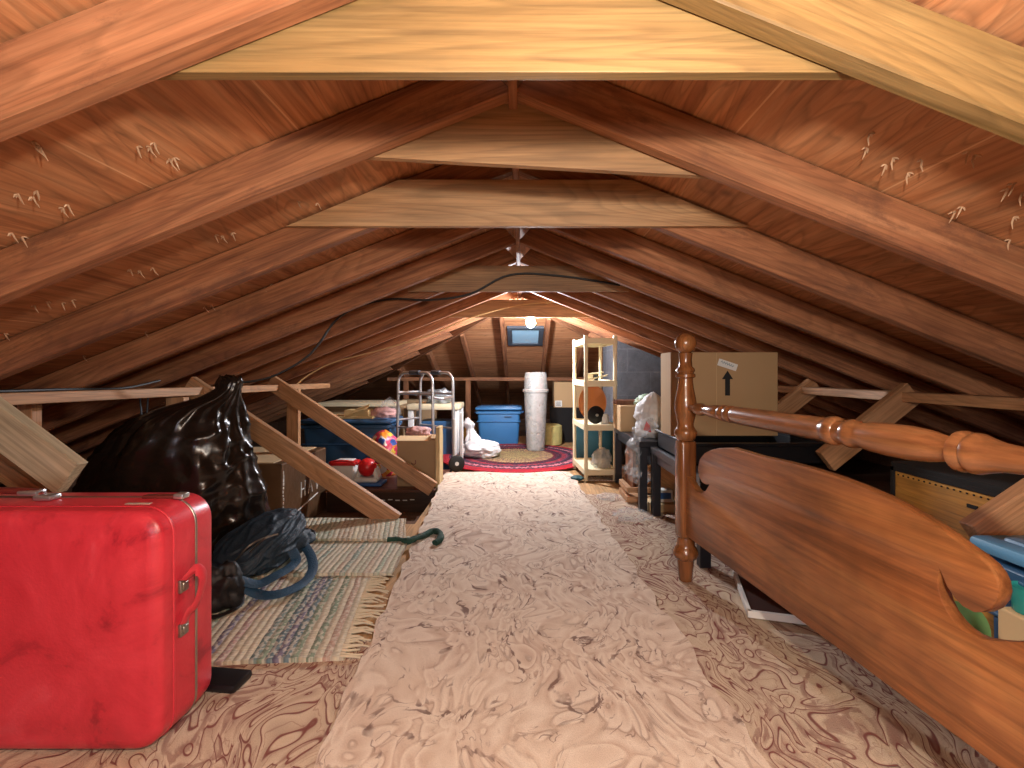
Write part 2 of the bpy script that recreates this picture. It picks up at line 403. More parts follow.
def bulbmat(name, col, strength):
    t = NT(name)
    t.fin('#ffffff', 0.3)
    t.b.inputs['Emission Color'].default_value = lin(col)
    t.b.inputs['Emission Strength'].default_value = strength
    return t.m
M['bulb'] = bulbmat('lit_bulb_glass', '#f2f6ff', 1900.0)

def patchwork():
    t = NT('bright_patterned_film')
    v = t.coords((1, 1, 1))
    vo = t.n('TexVoronoi', None, Vector=v, Scale=26.0)
    sc = t.n('SeparateColor', None, Color=vo.outputs['Color'])
    c = t.ramp(sc.outputs[0], [(0, '#c72f4a'), (0.22, '#e08a2c'), (0.42, '#d5476e'), (0.58, '#3b5fae'), (0.72, '#e6c04a'), (0.86, '#e2dcd2')], 'CONSTANT')
    return t.fin(c, 0.35)
M['patch'] = patchwork()

# ------------------------------------------------------------------ geometry helpers
def box(bm, cx, cy, cz, sx, sy, sz, bev=0.0, seg=2, mat=None, taper=1.0):
    g = bmesh.ops.create_cube(bm, size=1.0)
    vs = g['verts']
    for v in vs:
        k = taper if v.co.z < 0 else 1.0
        v.co = Vector((v.co.x * sx * k, v.co.y * sy * k, v.co.z * sz))
    if bev > 0:
        es = list({e for v in vs for e in v.link_edges})
        r = bmesh.ops.bevel(bm, geom=es, offset=bev, segments=seg, profile=0.5, affect='EDGES')
        vs = list({v for f in r['faces'] for v in f.verts} | {v for v in vs if v.is_valid})
    mt = Matrix.Translation((cx, cy, cz))
    if mat is not None:
        mt = mt @ mat
    for v in vs:
        v.co = mt @ v.co
    return vs

def bx(x0, x1, y0, y1, z0, z1, bev=0.003, seg=2, bm=None):
    bm = bm or bmesh.new()
    box(bm, (x0 + x1) / 2, (y0 + y1) / 2, (z0 + z1) / 2, x1 - x0, y1 - y0, z1 - z0, bev, seg)
    return bm

def tube(pts, r, seg=8, bm=None, flat=1.0, up=None, closed=False):
    """swept tube; r a number or list; flat squashes it along the frame's normal into a strap"""
    bm = bm or bmesh.new()
    pts = [Vector(p) for p in pts]
    n = len(pts)
    rings = []
    ref = Vector(up) if up else None
    nrm = None
    for i, p in enumerate(pts):
        a = pts[max(i - 1, 0)]
        b = pts[min(i + 1, n - 1)]
        tg = (b - a).normalized()
        if ref is not None:
            nn = (ref - tg * ref.dot(tg)).normalized()
        else:
            if nrm is None:
                c = Vector((0, 0, 1)) if abs(tg.z) < 0.9 else Vector((1, 0, 0))
                nn = (c - tg * c.dot(tg)).normalized()
            else:
                nn = (nrm - tg * nrm.dot(tg)).normalized()
        nrm = nn
        bn = tg.cross(nn)
        rr = r[i] if isinstance(r, (list, tuple)) else r
        rings.append([bm.verts.new(p + nn * math.cos(2 * PI * k / seg) * rr * flat + bn * math.sin(2 * PI * k / seg) * rr) for k in range(seg)])
    for a, b in zip(rings, rings[1:]):
        for k in range(seg):
            bm.faces.new((a[k], a[(k + 1) % seg], b[(k + 1) % seg], b[k]))
    bm.faces.new(rings[0][::-1])
    bm.faces.new(rings[-1])
    return bm

def smooth_path(pts, k=6):
    pts = [Vector(p) for p in pts]
    out = []
    n = len(pts)
    for i in range(n - 1):
        p0, p1, p2, p3 = pts[max(i - 1, 0)], pts[i], pts[i + 1], pts[min(i + 2, n - 1)]
        for j in range(k):
            t = j / k
            out.append(0.5 * ((2 * p1) + (p2 - p0) * t + (2 * p0 - 5 * p1 + 4 * p2 - p3) * t * t + (3 * p1 - p0 - 3 * p2 + p3) * t ** 3))
    out.append(pts[-1])
    return out

def lathe(prof, seg=24, bm=None, mat=None, noise_amp=0.0):
    """prof: list of (radius, z)"""
    bm = bm or bmesh.new()
    rings = []
    mat = mat or Matrix()
    for r, z in prof:
        rings.append([bm.verts.new(mat @ Vector((max(r, 1e-4) * math.cos(2 * PI * k / seg), max(r, 1e-4) * math.sin(2 * PI * k / seg), z))) for k in range(seg)])
    for a, b in zip(rings, rings[1:]):
        for k in range(seg):
            bm.faces.new((a[k], a[(k + 1) % seg], b[(k + 1) % seg], b[k]))
    bm.faces.new(rings[0][::-1])
    bm.faces.new(rings[-1])
    return bm

def prism(outline, thick, mat, bev=0.0):
    """outline: 2D points in local x,y; extruded along local z by thick (both ways half)"""
    bm = bmesh.new()
    n = len(outline)
    a = [bm.verts.new(mat @ Vector((x, y, -thick / 2))) for x, y in outline]
    b = [bm.verts.new(mat @ Vector((x, y, thick / 2))) for x, y in outline]
    f0 = bm.faces.new(a[::-1])
    f1 = bm.faces.new(b)
    for i in range(n):
        bm.faces.new((a[i], a[(i + 1) % n], b[(i + 1) % n], b[i]))
    bmesh.ops.recalc_face_normals(bm, faces=bm.faces)
    if bev:
        es = list(f0.edges) + list(f1.edges)
        bmesh.ops.bevel(bm, geom=es, offset=bev, segments=2, profile=0.5, affect='EDGES', clamp_overlap=True)
    return bm

def sack(c, rx, ry, h, seed=0, amp=0.06, rings=22, seg=40, prof=None, shift=(0, 0), folds=9, fine=0.02):
    """a soft bag: rings with a profile, folds and crumples, sitting flat on its base. c = base centre"""
    bm = bmesh.new()
    prof = prof or [(0, 0.82), (0.08, 0.98), (0.3, 1.0), (0.55, 0.9), (0.75, 0.66), (0.9, 0.3), (1.0, 0.04)]
    def pr(t):
        for (a, ra), (b, rb) in zip(prof, prof[1:]):
            if t <= b:
                s = (t - a) / (b - a)
                s = s * s * (3 - 2 * s)
                return ra + (rb - ra) * s
        return prof[-1][1]
    rr = []
    for i in range(rings + 1):
        t = i / rings
        k = pr(t)
        ring = []
        for j in range(seg):
            a = 2 * PI * j / seg
            q = Vector((math.cos(a) * 1.6 + seed, math.sin(a) * 1.6, t * 1.8))
            d = noise.noise(q) * amp * 1.6
            fold = (abs(noise.noise(Vector((math.cos(a) * folds * 0.5 + seed * 3, math.sin(a) * folds * 0.5, t * 1.4 + seed)))) - 0.25) * amp
            cr = noise.noise(Vector((math.cos(a) * 7 + seed, math.sin(a) * 7, t * 12))) * fine
            m = k * (1 + (d + fold) / max(min(rx, ry), 1e-3) * 0.6) + cr / max(rx, 0.05) * k
            z = h * t + noise.noise(Vector((math.cos(a) * 2, math.sin(a) * 2 + seed, t * 3))) * amp * 0.4 * t
            ring.append(bm.verts.new((c[0] + shift[0] * t * t + math.cos(a) * rx * m, c[1] + shift[1] * t * t + math.sin(a) * ry * m, c[2] + max(z, 0))))
        rr.append(ring)
    for a, b in zip(rr, rr[1:]):
        for k in range(seg):
            bm.faces.new((a[k], a[(k + 1) % seg], b[(k + 1) % seg], b[k]))
    bm.faces.new(rr[0][::-1])
    bm.faces.new(rr[-1])
    return bm

def crumple(c, r, seed=0, amp=0.35, squash=(1, 1, 1), sub=4, freq=2.2):
    bm = bmesh.new()
    bmesh.ops.create_icosphere(bm, subdivisions=sub, radius=1.0)
    for v in bm.verts:
        p = v.co.copy()
        d = noise.noise(p * freq + Vector((seed, 0, 0))) * amp + abs(noise.noise(p * freq * 2.3 + Vector((0, seed, 0)))) * amp * 0.7
        q = p * (1 + d) * r
        v.co = Vector((q.x * squash[0], q.y * squash[1], q.z * squash[2]))
    lo = -r * squash[2] * 0.72
    for v in bm.verts:
        if v.co.z < lo:
            v.co.z = lo
        v.co += Vector((c[0], c[1], c[2] - lo))
    return bm

def strap(pts, w, t=0.003, up=(0, 0, 1), k=6):
    return tube(smooth_path(pts, k), w / 2, 8, None, t / (w / 2), up)

def grid_rug(corners, nx, ny, z, th, wav=0.003, seed=0.0, edge=0.0):
    """soft rug: bilinear patch (near-left, near-right, far-right, far-left) with thickness"""
    bm = bmesh.new()
    a, b, c, d = [Vector((p[0], p[1], 0)) for p in corners]
    top, bot = [], []
    for j in range(ny + 1):
        v = j / ny
        rt, rb = [], []
        for i in range(nx + 1):
            u = i / nx
            p = a * (1 - u) * (1 - v) + b * u * (1 - v) + c * u * v + d * (1 - u) * v
            if edge and (i in (0, nx) or j in (0, ny)):
                p += Vector((noise.noise(p * 9 + Vector((seed, 0, 0))), noise.noise(p * 9 + Vector((0, seed, 3))), 0)) * edge
            zz = z + th + (noise.noise(p * 4 + Vector((seed, 0, 0))) * wav + wav)
            rt.append(bm.verts.new((p.x, p.y, zz)))
            rb.append(bm.verts.new((p.x, p.y, z)))
        top.append(rt)
        bot.append(rb)
    for j in range(ny):
        for i in range(nx):
            bm.faces.new((top[j][i], top[j][i + 1], top[j + 1][i + 1], top[j + 1][i]))
            bm.faces.new((bot[j][i], bot[j + 1][i], bot[j + 1][i + 1], bot[j][i + 1]))
    for i in range(nx):
        bm.faces.new((bot[0][i], bot[0][i + 1], top[0][i + 1], top[0][i]))
        bm.faces.new((top[ny][i], top[ny][i + 1], bot[ny][i + 1], bot[ny][i]))
    for j in range(ny):
        bm.faces.new((top[j][0], top[j + 1][0], bot[j + 1][0], bot[j][0]))
        bm.faces.new((bot[j][nx], bot[j + 1][nx], top[j + 1][nx], top[j][nx]))
    return bm

def link(name, bm, mat, smooth=None):
    me = bpy.data.meshes.new(name)
    bmesh.ops.recalc_face_normals(bm, faces=bm.faces)
    bm.to_mesh(me)
    bm.free()
    me.materials.append(mat)
    o = bpy.data.objects.new(name, me)
    COL.objects.link(o)
    if smooth is not None:
        me.polygons.foreach_set('use_smooth', [True] * len(me.polygons))
        if smooth > 0:
            me.set_sharp_from_angle(angle=math.radians(smooth))
    return o

def tag(o, label, cat, group=None):
    o['label'] = label
    o['category'] = cat
    if group:
        o['group'] = group
    return o

def solo(name, bm, mat, label, cat, group=None, smooth=None, base=None):
    """a thing of one mesh; the mesh is in world coordinates, its origin is moved to its base"""
    o = link(name, bm, mat, smooth)
    vs = o.data.vertices
    if base is None:
        lo = Vector((min(v.co.x for v in vs), min(v.co.y for v in vs), min(v.co.z for v in vs)))
        hi = Vector((max(v.co.x for v in vs), max(v.co.y for v in vs), lo.z))
        base = (lo + hi) / 2
    base = Vector(base)
    o.data.transform(Matrix.Translation(-base))
    o.location = base
    return tag(o, label, cat, group)

def thing(name, loc, label, cat, group=None):
    o = bpy.data.objects.new(name, None)
    o.empty_display_size = 0.05
    o.location = loc
    COL.objects.link(o)
    return tag(o, label, cat, group)

def part(name, bm, mat, parent, smooth=None, label=None):
    """bm in world coordinates; stored in the thing's own space"""
    o = link(name, bm, mat, smooth)
    root = parent
    off = Vector((0, 0, 0))
    while root is not None:
        off += root.location
        root = root.parent
    o.data.transform(Matrix.Translation(-off))
    o.parent = parent
    if label:
        o['label'] = label
    return o

def struct(name, bm, mat, smooth=None):
    o = link(name, bm, mat, smooth)
    o['kind'] = 'structure'
    return o

def board(name, p0, p1, w, th, mat, label, cat, group=None, face=(0, 1, 0), bev=0.002, cut0=0.0, cut1=0.0):
    """sawn board from p0 to p1 (centre line); th is its thickness along 'face', w across.
    cut0/cut1 skew the ends (plumb or level cuts). Its own x axis runs along the length."""
    p0, p1 = Vector(p0), Vector(p1)
    x = (p1 - p0).normalized()
    y = Vector(face)
    y = (y - x * y.dot(x)).normalized()
    z = x.cross(y)
    L = (p1 - p0).length
    bm = bmesh.new()
    vs = box(bm, 0, 0, 0, L, th, w, bev, 1)
    for v in vs:
        if v.co.x > 0:
            v.co.x += cut1 * v.co.z
        else:
            v.co.x += cut0 * v.co.z
    o = link(name, bm, mat)
    m = Matrix((x, y, z)).transposed().to_4x4()
    m.translation = (p0 + p1) / 2
    o.matrix_world = m
    if label:
        tag(o, label, cat, group)
    return o

# ------------------------------------------------------------------ the roof
XR, ZL, SL = -0.02, 1.418, 0.40
RV = 0.108                     # plumb depth of a rafter
ZS = ZL + RV                   # underside of the sheathing at the ridge
YB, YR = -5.6, 4.12            # back of the roof, end of the ridge
EX = 3.75                      # half span
DY = EX

def slab(pts, dz, up):
    bm = bmesh.new()
    a = [bm.verts.new(p) for p in pts]
    b = [bm.verts.new(Vector(p) + Vector((0, 0, dz))) for p in pts]
    bm.faces.new(a)
    bm.faces.new(b[::-1])
    n = len(pts)
    for i in range(n):
        bm.faces.new((a[i], a[(i + 1) % n], b[(i + 1) % n], b[i]))
    return bm
ze = ZS - SL * EX
struct('ceiling_left', slab([(XR, YB, ZS), (XR - EX, YB, ze), (XR - EX, YR + DY, ze), (XR, YR, ZS)], 0.02, 1), M['sheath'])
struct('ceiling_right', slab([(XR, YB, ZS), (XR, YR, ZS), (XR + EX, YR + DY, ze), (XR + EX, YB, ze)], 0.02, 1), M['sheath'])
struct('ceiling_back', slab([(XR, YR, ZS), (XR - EX, YR + DY, ze), (XR + EX, YR + DY, ze)], 0.02, 1), M['sheath_end'])
# gable behind the camera, low walls at the eaves
bm = bmesh.new()
pts = [(XR - EX, -0.18), (XR + EX, -0.18), (XR + EX, ze + 0.02), (XR, ZS + 0.02), (XR - EX, ze + 0.02)]
struct('wall_front', prism(pts, 0.04, Matrix.Translation((0, YB, 0)) @ Matrix.Rotation(PI / 2, 4, 'X')), M['sheath'])
struct('wall_left', bx(XR - EX - 0.04, XR - EX, YB, YR + DY, -0.18, ze + 0.03, 0), M['under'])
struct('wall_right', bx(XR + EX, XR + EX + 0.04, YB, YR + DY, -0.18, ze + 0.03, 0), M['under'])
struct('wall_back', bx(XR - EX, XR + EX, YR + DY, YR + DY + 0.04, -0.18, ze + 0.03, 0), M['under'])
# lower boards between the joists, and the walked-on deck (an L in plan)
struct('floor_lower', bx(XR - EX, XR + EX, YB, YR + DY, -0.2, -0.16, 0), M['under'])
bm = bmesh.new()
L = [(-2.0, YB + 0.03), (1.95, YB + 0.03), (1.95, 6.0), (-0.565, 6.0), (-0.565, 2.53), (-2.0, 2.53)]
struct('floor', prism(L, 0.158, Matrix.Translation((0, 0, -0.079)), 0.002), M['deck'])

SIDE = {-1: 'above the red suitcase', 1: 'above the wooden bed'}
ORD = ['first', 'second', 'third', 'fourth', 'fifth', 'sixth', 'seventh', 'eighth', 'ninth', 'tenth', 'eleventh', 'twelfth', 'thirteenth', 'fourteenth']
cosr = 1 / math.sqrt(1 + SL * SL)
RAFT_W = RV * cosr
def rafter(side, y, x_top, x_bot, label, cat, group, mat=None):
    zc = lambda x: ZL + RV / 2 - SL * abs(x - XR)
    return board('rafter', (x_top, y + 0.019, zc(x_top) - 0.002), (x_bot, y + 0.019, zc(x_bot) - 0.002), RAFT_W - 0.003, 0.038, mat or M['rafter'],
                 label, cat, group, bev=0.003, cut0=-0.4 * (1 if side < 0 else -1), cut1=0)
RY = [0.65 + 0.406 * i for i in range(9)]
for side in (-1, 1):
    for i, y in enumerate(RY):
        rafter(side, y, XR + side * 0.036, XR + side * 3.55,
               '%s roof rafter %s, %s from the front' % ('yellow pine' if side > 0 and i == 0 else 'reddish', SIDE[side], ORD[i]), 'rafter', 'common rafters of the roof',
               M['yellow_tie'] if (side > 0 and i == 0) else None)
    for i in range(5):
        y = 4.31 + 0.406 * i
        xt = (y - YR) + 0.10
        rafter(side, y, XR + side * xt, XR + side * 3.55,
               'short rafter %s, %s one meeting the hip' % ('above the walking frame' if side < 0 else 'beside the chimney', ORD[i]),
               'rafter', 'short rafters at the hip')
    # hip rafter
    a = Vector((XR + side * 0.03, YR + 0.03, ZL + RV / 2 - 0.02))
    b = Vector((XR + side * 3.5, YR + 3.5, ZL + RV / 2 - SL * 3.5 - 0.02))
    board('hip_rafter', a, b, 0.11, 0.038, M['rafter'],
          'hip rafter running down to the far corner %s' % ('behind the walking frame' if side < 0 else 'behind the chimney'), 'rafter', None,
          face=(side * 1, -1, 0))
# jack rafters of the far slope
for i, x in enumerate((-1.44, -1.02, -0.60, -0.19, 0.25, 0.66, 1.08, 1.5)):
    yt = YR + abs(x - XR) + 0.085
    zc = lambda y: ZL + RV / 2 - SL * (y - YR) - 0.002
    where = ['fourth one along from the vent, above the white table', 'third one along from the vent, behind the walking frame', 'second one beside the vent, over the blue tote',
             'first one beside the vent, over the blue tote', 'first one beside the vent, over the tall bin', 'one behind the cream shelving', 'one hidden in part by the cream shelving', 'one behind the block chimney'][i]
    board('end_rafter', (x, yt, zc(yt)), (x, YR + 3.5, zc(YR + 3.5)), RAFT_W - 0.003, 0.038, M['rafter'],
          'rafter of the far end slope, ' + where, 'rafter', 'rafters of the far end slope', face=(1, 0, 0))
board('ridge_board', (XR, YB + 0.05, ZL + 0.045), (XR, YR + 0.02, ZL + 0.045), 0.12, 0.02, M['rafter'],
      'long ridge board at the peak where the two roof slopes meet', 'ridge board', face=(1, 0, 0))

# collar ties: (front y, bottom z left, bottom z right, x0, x1, height, material, label)
def collar(y, zl, zr, x0, x1, mat, label, h=0.14, th=0.02):
    def top(x):
        return ZL + RV - 0.006 - SL * abs(x - XR)
    bm = bmesh.new()
    zb = lambda x: zl + (zr - zl) * (x - x0) / (x1 - x0)
    # clipped corners follow the roof slope
    out = [(x0, zb(x0))]
    out.append((x1, zb(x1)))
    for x in (x1, None):
        pass
    def clip(xa, sgn):
        # x where board top meets the slope line
        x = xa
        while abs(x) < 3 and top(x) < zb(x) + h and x * sgn > -3:
            x -= sgn * 0.01
        return x
    xr_ = clip(x1, 1)
    xl_ = clip(x0, -1)
    if top(x1) > zb(x1) + 0.01:
        out.append((x1, min(top(x1), zb(x1) + h)))
    out.append((xr_, zb(xr_) + h))
    out.append((xl_, zb(xl_) + h))
    if top(x0) > zb(x0) + 0.01:
        out.append((x0, min(top(x0), zb(x0) + h)))
    cx = (x0 + x1) / 2
    cz = (zb(x0) + zb(x1)) / 2
    m = Matrix.Rotation(PI / 2, 4, 'X')
    bm = prism([(x - cx, z - cz) for x, z in out], th, m, 0.0015)
    o = link('collar_tie', bm, mat)
    o.location = (cx, y + th / 2, cz)
    return tag(o, label, 'collar tie', 'collar ties across the roof')
collar(0.69, 1.231, 1.231, -0.63, 0.60, M['yellow_tie'], 'bright yellow pine collar tie across the roof, nearest the camera')
collar(1.102, 1.303, 1.246, -0.50, 0.50, M['tie'], 'collar tie set slightly out of level, second from the front')
collar(1.438, 1.237, 1.237, -0.71, 0.68, M['tie'], 'brown collar tie with pointed sloping ends, third from the front')
collar(2.60, 1.236, 1.236, -0.62, 0.58, M['tie'], 'collar tie carrying a black cable, fourth from the front')
collar(3.80, 1.232, 1.232, -0.58, 0.56, M['tie'], 'far collar tie just in front of the lit bulb')

# ------------------------------------------------------------------ knee walls
def along(a, b, w, th, mat, name, label, cat, group=None, face=(0, 0, 1)):
    return board(name, a, b, w, th, mat, label, cat, group, face=face)
along((-1.70, 0.4, 0.725), (-1.665, 4.06, 0.685), 0.085, 0.04, M['stud'], 'wall_rail', 'long sawn rail under the rafters above the black garbage bag', 'rail')
along((1.64, 0.5, 0.697), (1.66, 5.6, 0.69), 0.085, 0.04, M['stud'], 'wall_rail', 'long sawn rail under the rafters behind the wooden bed', 'rail')
along((-1.62, 5.80, 0.715), (1.55, 5.80, 0.715), 0.085, 0.04, M['rafter'], 'wall_rail', 'reddish cross rail at the far end behind the blue tote', 'rail')
for y, lab, zt in ((1.70, 'short upright stud poking above the rail by the red suitcase', 0.78), (2.32, 'upright stud under the rail right over the black garbage bag', 0.70),
                   (3.50, 'upright stud between the two slanted braces', 0.70)):
    board('stud', (-1.775, y + 0.03, -0.16), (-1.775, y + 0.03, zt - 0.09), 0.055, 0.038, M['stud'], lab, 'stud', face=(0, 1, 0)) if y < 2 else \
        board('stud', (-1.665, y, (0.0 if y < 2.5 else -0.16)), (-1.665, y, zt - 0.022), 0.085, 0.04, M['stud'], lab, 'stud', face=(0, 1, 0))
board('stud', (-0.65, 5.80, 0.0), (-0.65, 5.80, 0.694), 0.06, 0.04, M['rafter'], 'upright stud under the far cross rail beside the blue tote', 'stud', face=(0, 1, 0))
board('stud', (-1.40, 5.80, -0.16), (-1.40, 5.80, 0.694), 0.06, 0.04, M['rafter'], 'upright stud of the far cross rail seen behind the walking frame', 'stud', face=(0, 1, 0))
board('stud', (0.42, 5.80, 0.0), (0.42, 5.80, 0.694), 0.06, 0.04, M['rafter'], 'upright stud under the far cross rail behind the small carton', 'stud', face=(0, 1, 0))

def brace(y, xt, zt, xb, zb, mat, label, w=0.1, th=0.038):
    return board('brace', (xt, y, zt), (xb, y, zb), w, th, mat, label, 'brace', 'slanted roof braces', face=(0, 1, 0))
brace(2.49, -1.73, 0.735, -0.655, 0.02, M['stud'], 'slanted sawn brace in front of the lettered carton')
brace(3.24, -1.70, 0.735, -0.60, 0.01, M['stud'], 'slanted sawn brace in front of the toy cooler and blue tote')
brace(1.40, -1.64, 0.736, -1.3125, 0.491, M['pale'], 'wide pale grey plank slanting down behind the red suitcase', 0.108)
brace(1.60, -1.93, 0.62, -1.40, 0.25, M['stud'], 'narrow orange brace below the pale plank by the red suitcase', 0.06)
brace(2.045, 1.66, 0.715, 1.29, 0.42, M['stud'], 'slanted brace with knots behind the middle of the bed rail')
brace(2.78, 1.70, 0.73, 1.28, 0.40, M['stud'], 'slanted brace just beside the large carton with the arrow')
brace(1.118, 1.50, 0.70, 1.06, 0.405, M['stud'], 'slanted brace with a dark knot in front of the plywood crate')

# ------------------------------------------------------------------ nails through the boards
def nail_mesh(seed):
    rnd = random.Random(seed)
    bm = bmesh.new()
    a = rnd.uniform(0, 6.28)
    k = rnd.uniform(0.1, 0.35)
    tube([(0, 0, 0.002), (0.001 * math.cos(a), 0.001 * math.sin(a), -0.012), (k * 0.02 * math.cos(a), k * 0.02 * math.sin(a), -0.024)], [0.0019, 0.0019, 0.0006], 6, bm)
    for j in range(2):     # lifted splinters round the hole
        b = rnd.uniform(0, 6.28)
        l = rnd.uniform(0.007, 0.013)
        tube([(0.002 * math.cos(b), 0.002 * math.sin(b), 0.002), (l * math.cos(b), l * math.sin(b), -0.005)], [0.0034, 0.0006], 5, bm)
    return bm
nm = []
for s in range(5):
    b = nail_mesh(s)
    me = bpy.data.meshes.new('roofing_nail')
    b.to_mesh(me)
    b.free()
    me.materials.append(M['nail'])
    nm.append(me)
def roof_hit(px, py, side):
    """where the ray through a pixel meets the sheathing of one slope"""
    dx, dz = (px - CX) / FPX, -(py - CY) / FPX
    d = (ZS - CAMZ + side * SL * XR) / (dz + side * SL * dx)
    return Vector((dx * d, d, CAMZ + dz * d))
def nail(px, py, side):
    p = roof_hit(px, py, side)
    o = bpy.data.objects.new('roofing_nail', nm[random.randrange(5)])
    o.location = p
    o.rotation_euler = (0, side * math.atan(SL) * -1 if False else side * math.atan(SL), random.uniform(-0.5, 0.5))
    COL.objects.link(o)
    where = 'suitcase' if side < 0 else 'bed'
    tag(o, 'bent roofing nail poking through the roof boards %s' % SIDE[side], 'nail', 'roofing nails poking through the boards above the %s' % where)
for px, py in ((33, 143), (40, 147), (18, 194), (37, 191), (33, 197), (63, 208), (68, 205), (150, 147), (154, 143), (137, 147), (170, 160), (174, 158), (22, 237), (12, 233),
               (130, 269), (140, 271), (153, 268), (215, 235), (223, 236), (232, 233), (298, 202), (318, 203), (62, 303), (72, 300), (47, 302), (34, 305), (205, 307), (212, 305),
               (145, 332), (83, 356), (5, 334), (265, 287), (272, 284), (8, 48), (14, 54), (122, 50)):
    nail(px, py, -1)
for px, py in ((867, 148), (870, 133), (893, 158), (886, 165), (922, 161), (908, 173), (969, 152), (974, 155), (1008, 189), (1014, 184), (1022, 193), (955, 212), (962, 207), (1010, 240), (1014, 217)):
    nail(px, py, 1)

# ------------------------------------------------------------------ cables, bulb, vent
def cable(pts, r, mat, label, name='cable'):
    return solo(name, tube(smooth_path(pts), r, 6), mat, label, 'cable', None, 40)
cable([W(620, 285, 2.59), W(560, 276, 2.585), W(510, 275, 2.585), W(470, 294, 2.585), W(430, 300, 2.6), W(392, 299, 2.62), W(360, 306, 2.65), W(336, 320, 2.6), W(318, 345, 2.55), W(300, 362, 2.5), W(268, 378, 2.45),
       W(236, 383, 2.4)], 0.006, M['cable'], 'black cable sagging off the fourth collar tie down to the rail')
rz = lambda y: 0.725 - 0.04 * (y - 0.4) / 3.66 + 0.026
cable([(-1.69, 0.5, rz(.5)), (-1.70, 1.0, rz(1.0)), (-1.68, 1.5, rz(1.5)), (-1.70, 1.8, rz(1.8)), (-1.66, 2.0, rz(2)), (-1.66, 2.2, rz(2.2) + .03)], 0.005, M['cable'], 'black cable lying along the rail above the garbage bag')
cable([W(222, 392, 2.28), W(235, 383, 2.2), W(240, 385, 2.1), W(228, 398, 2.05), W(212, 406, 2.0), W(196, 412, 2.0)], 0.004, M['cable'], 'loose black cable end looping over the top of the garbage bag')
cable([W(560, 302, 3.78), W(520, 305, 3.76), W(470, 318, 3.7), W(430, 335, 3.62), W(380, 350, 3.5), W(335, 362, 3.4), W(310, 374, 3.35), W(297, 384, 3.3)], 0.005, M['wire_tan'], 'thin tan cable stapled across the far rafters toward the slanted brace')
for k_, (xa, xb) in enumerate(((140, 143), (148, 146))):
    solo('thin_rod', tube([W(xa, 398, 2.27), W(xb, 432, 2.27)], 0.004, 8), M['greyframe'], 'thin grey rod hanging under the rail behind the garbage bag', 'rod', 'thin grey rods under the rail', 50)
t = thing('ceiling_bulb', (0.07, 3.87, 1.196), 'lit bare light bulb glowing below the far collar tie', 'light bulb')
C0 = Vector((0.07, 3.87, 1.196))
part('bulb_glass', lathe([(0.001, -0.04), (0.02, -0.034), (0.033, -0.016), (0.036, 0.0), (0.032, 0.018), (0.02, 0.036), (0.014, 0.05)], 20, None, Matrix.Translation(C0)), M['bulb'], t, 40)
part('lamp_socket', lathe([(0.016, 0.045), (0.022, 0.05), (0.024, 0.075), (0.05, 0.085), (0.055, 0.1), (0.055, 0.12)], 20, None, Matrix.Translation(C0)), M['porcelain'], t, 40)
part('mounting_board', bx(-0.03, 0.17, 3.825, 3.93, C0.z + 0.12, C0.z + 0.14, 0.002), M['tie'], t)

# the vent window on the far slope, lying in the slope
vm = Matrix.Translation((0.035, YR + 0.856, ZL + RV - SL * 0.856 - 0.012)) @ Matrix.Rotation(-math.atan(SL), 4, 'X')
bm = bmesh.new()
ww, hh, fw = 0.37, 0.42, 0.05
for (cx, cy, sx, sy) in ((0, hh / 2 - fw / 2, ww, fw), (0, -hh / 2 + fw / 2, ww, fw), (-ww / 2 + fw / 2, 0, fw, hh - 2 * fw), (ww / 2 - fw / 2, 0, fw, hh - 2 * fw)):
    box(bm, cx, cy, 0, sx, sy, 0.03, 0.003, 1)
bmesh.ops.transform(bm, matrix=vm, verts=bm.verts)
win = struct('window_1', bm, M['greyframe'])
bm = bmesh.new()
box(bm, 0, 0, 0.004, ww - 2 * fw, hh - 2 * fw, 0.006)
bmesh.ops.transform(bm, matrix=vm, verts=bm.verts)
t_ = NT('dusty_vent_glass')
t_.fin('#8fb4cc', 0.12)
M['ventglass'] = t_.m
pane = link('pane', bm, M['ventglass'])
pane.parent = win

# chimney
solo('chimney', prism([(0.80, 0.0), (1.42, 0.0), (1.42, 0.835), (0.80, 1.083)], 0.6, Matrix.Translation((0, 4.45, 0)) @ Matrix.Rotation(PI / 2, 4, 'X')), M['block'],
     'grey concrete block chimney rising behind the cream plastic shelving', 'chimney')

# ------------------------------------------------------------------ carpets and rugs
def local_rug(name, corners, nx, ny, z, th, mat, label, wav=0.003, seed=0.0, edge=0.0, rot=0.0):
    c = sum((Vector((p[0], p[1], 0)) for p in corners), Vector()) / 4
    bm = grid_rug(corners, nx, ny, 0.0, th, wav, seed, edge)
    o = link(name, bm, mat, 60)
    m = Matrix.Translation((c.x, c.y, z)) @ Matrix.Rotation(rot, 4, 'Z')
    o.data.transform(m.inverted() @ Matrix.Translation((0, 0, z)))
    o.matrix_world = m
    if label:
        tag(o, label, 'rug')
    return o
local_rug('carpet', [(0.30, 0.45), (1.75, 0.45), (1.55, 3.05), (0.28, 3.12)], 60, 80, 0.001, 0.006, M['maroon'], 'maroon leaf patterned carpet under the bed and the black tables', 0.002, 1.0, 0.02)
local_rug('carpet', [(-1.5, 0.30), (-0.25, 0.30), (-0.28, 1.42), (-1.5, 1.46)], 50, 50, 0.001, 0.006, M['maroon'], 'maroon leaf patterned carpet piece under the red suitcase', 0.002, 5.0, 0.02)
local_rug('carpet_scrap', [(0.46, 3.52), (0.85, 3.50), (0.85, 4.0), (0.46, 4.0)], 10, 10, 0.001, 0.006, M['maroon'], 'small piece of maroon carpet under the cream shelving', 0.002, 8.0, 0.01)
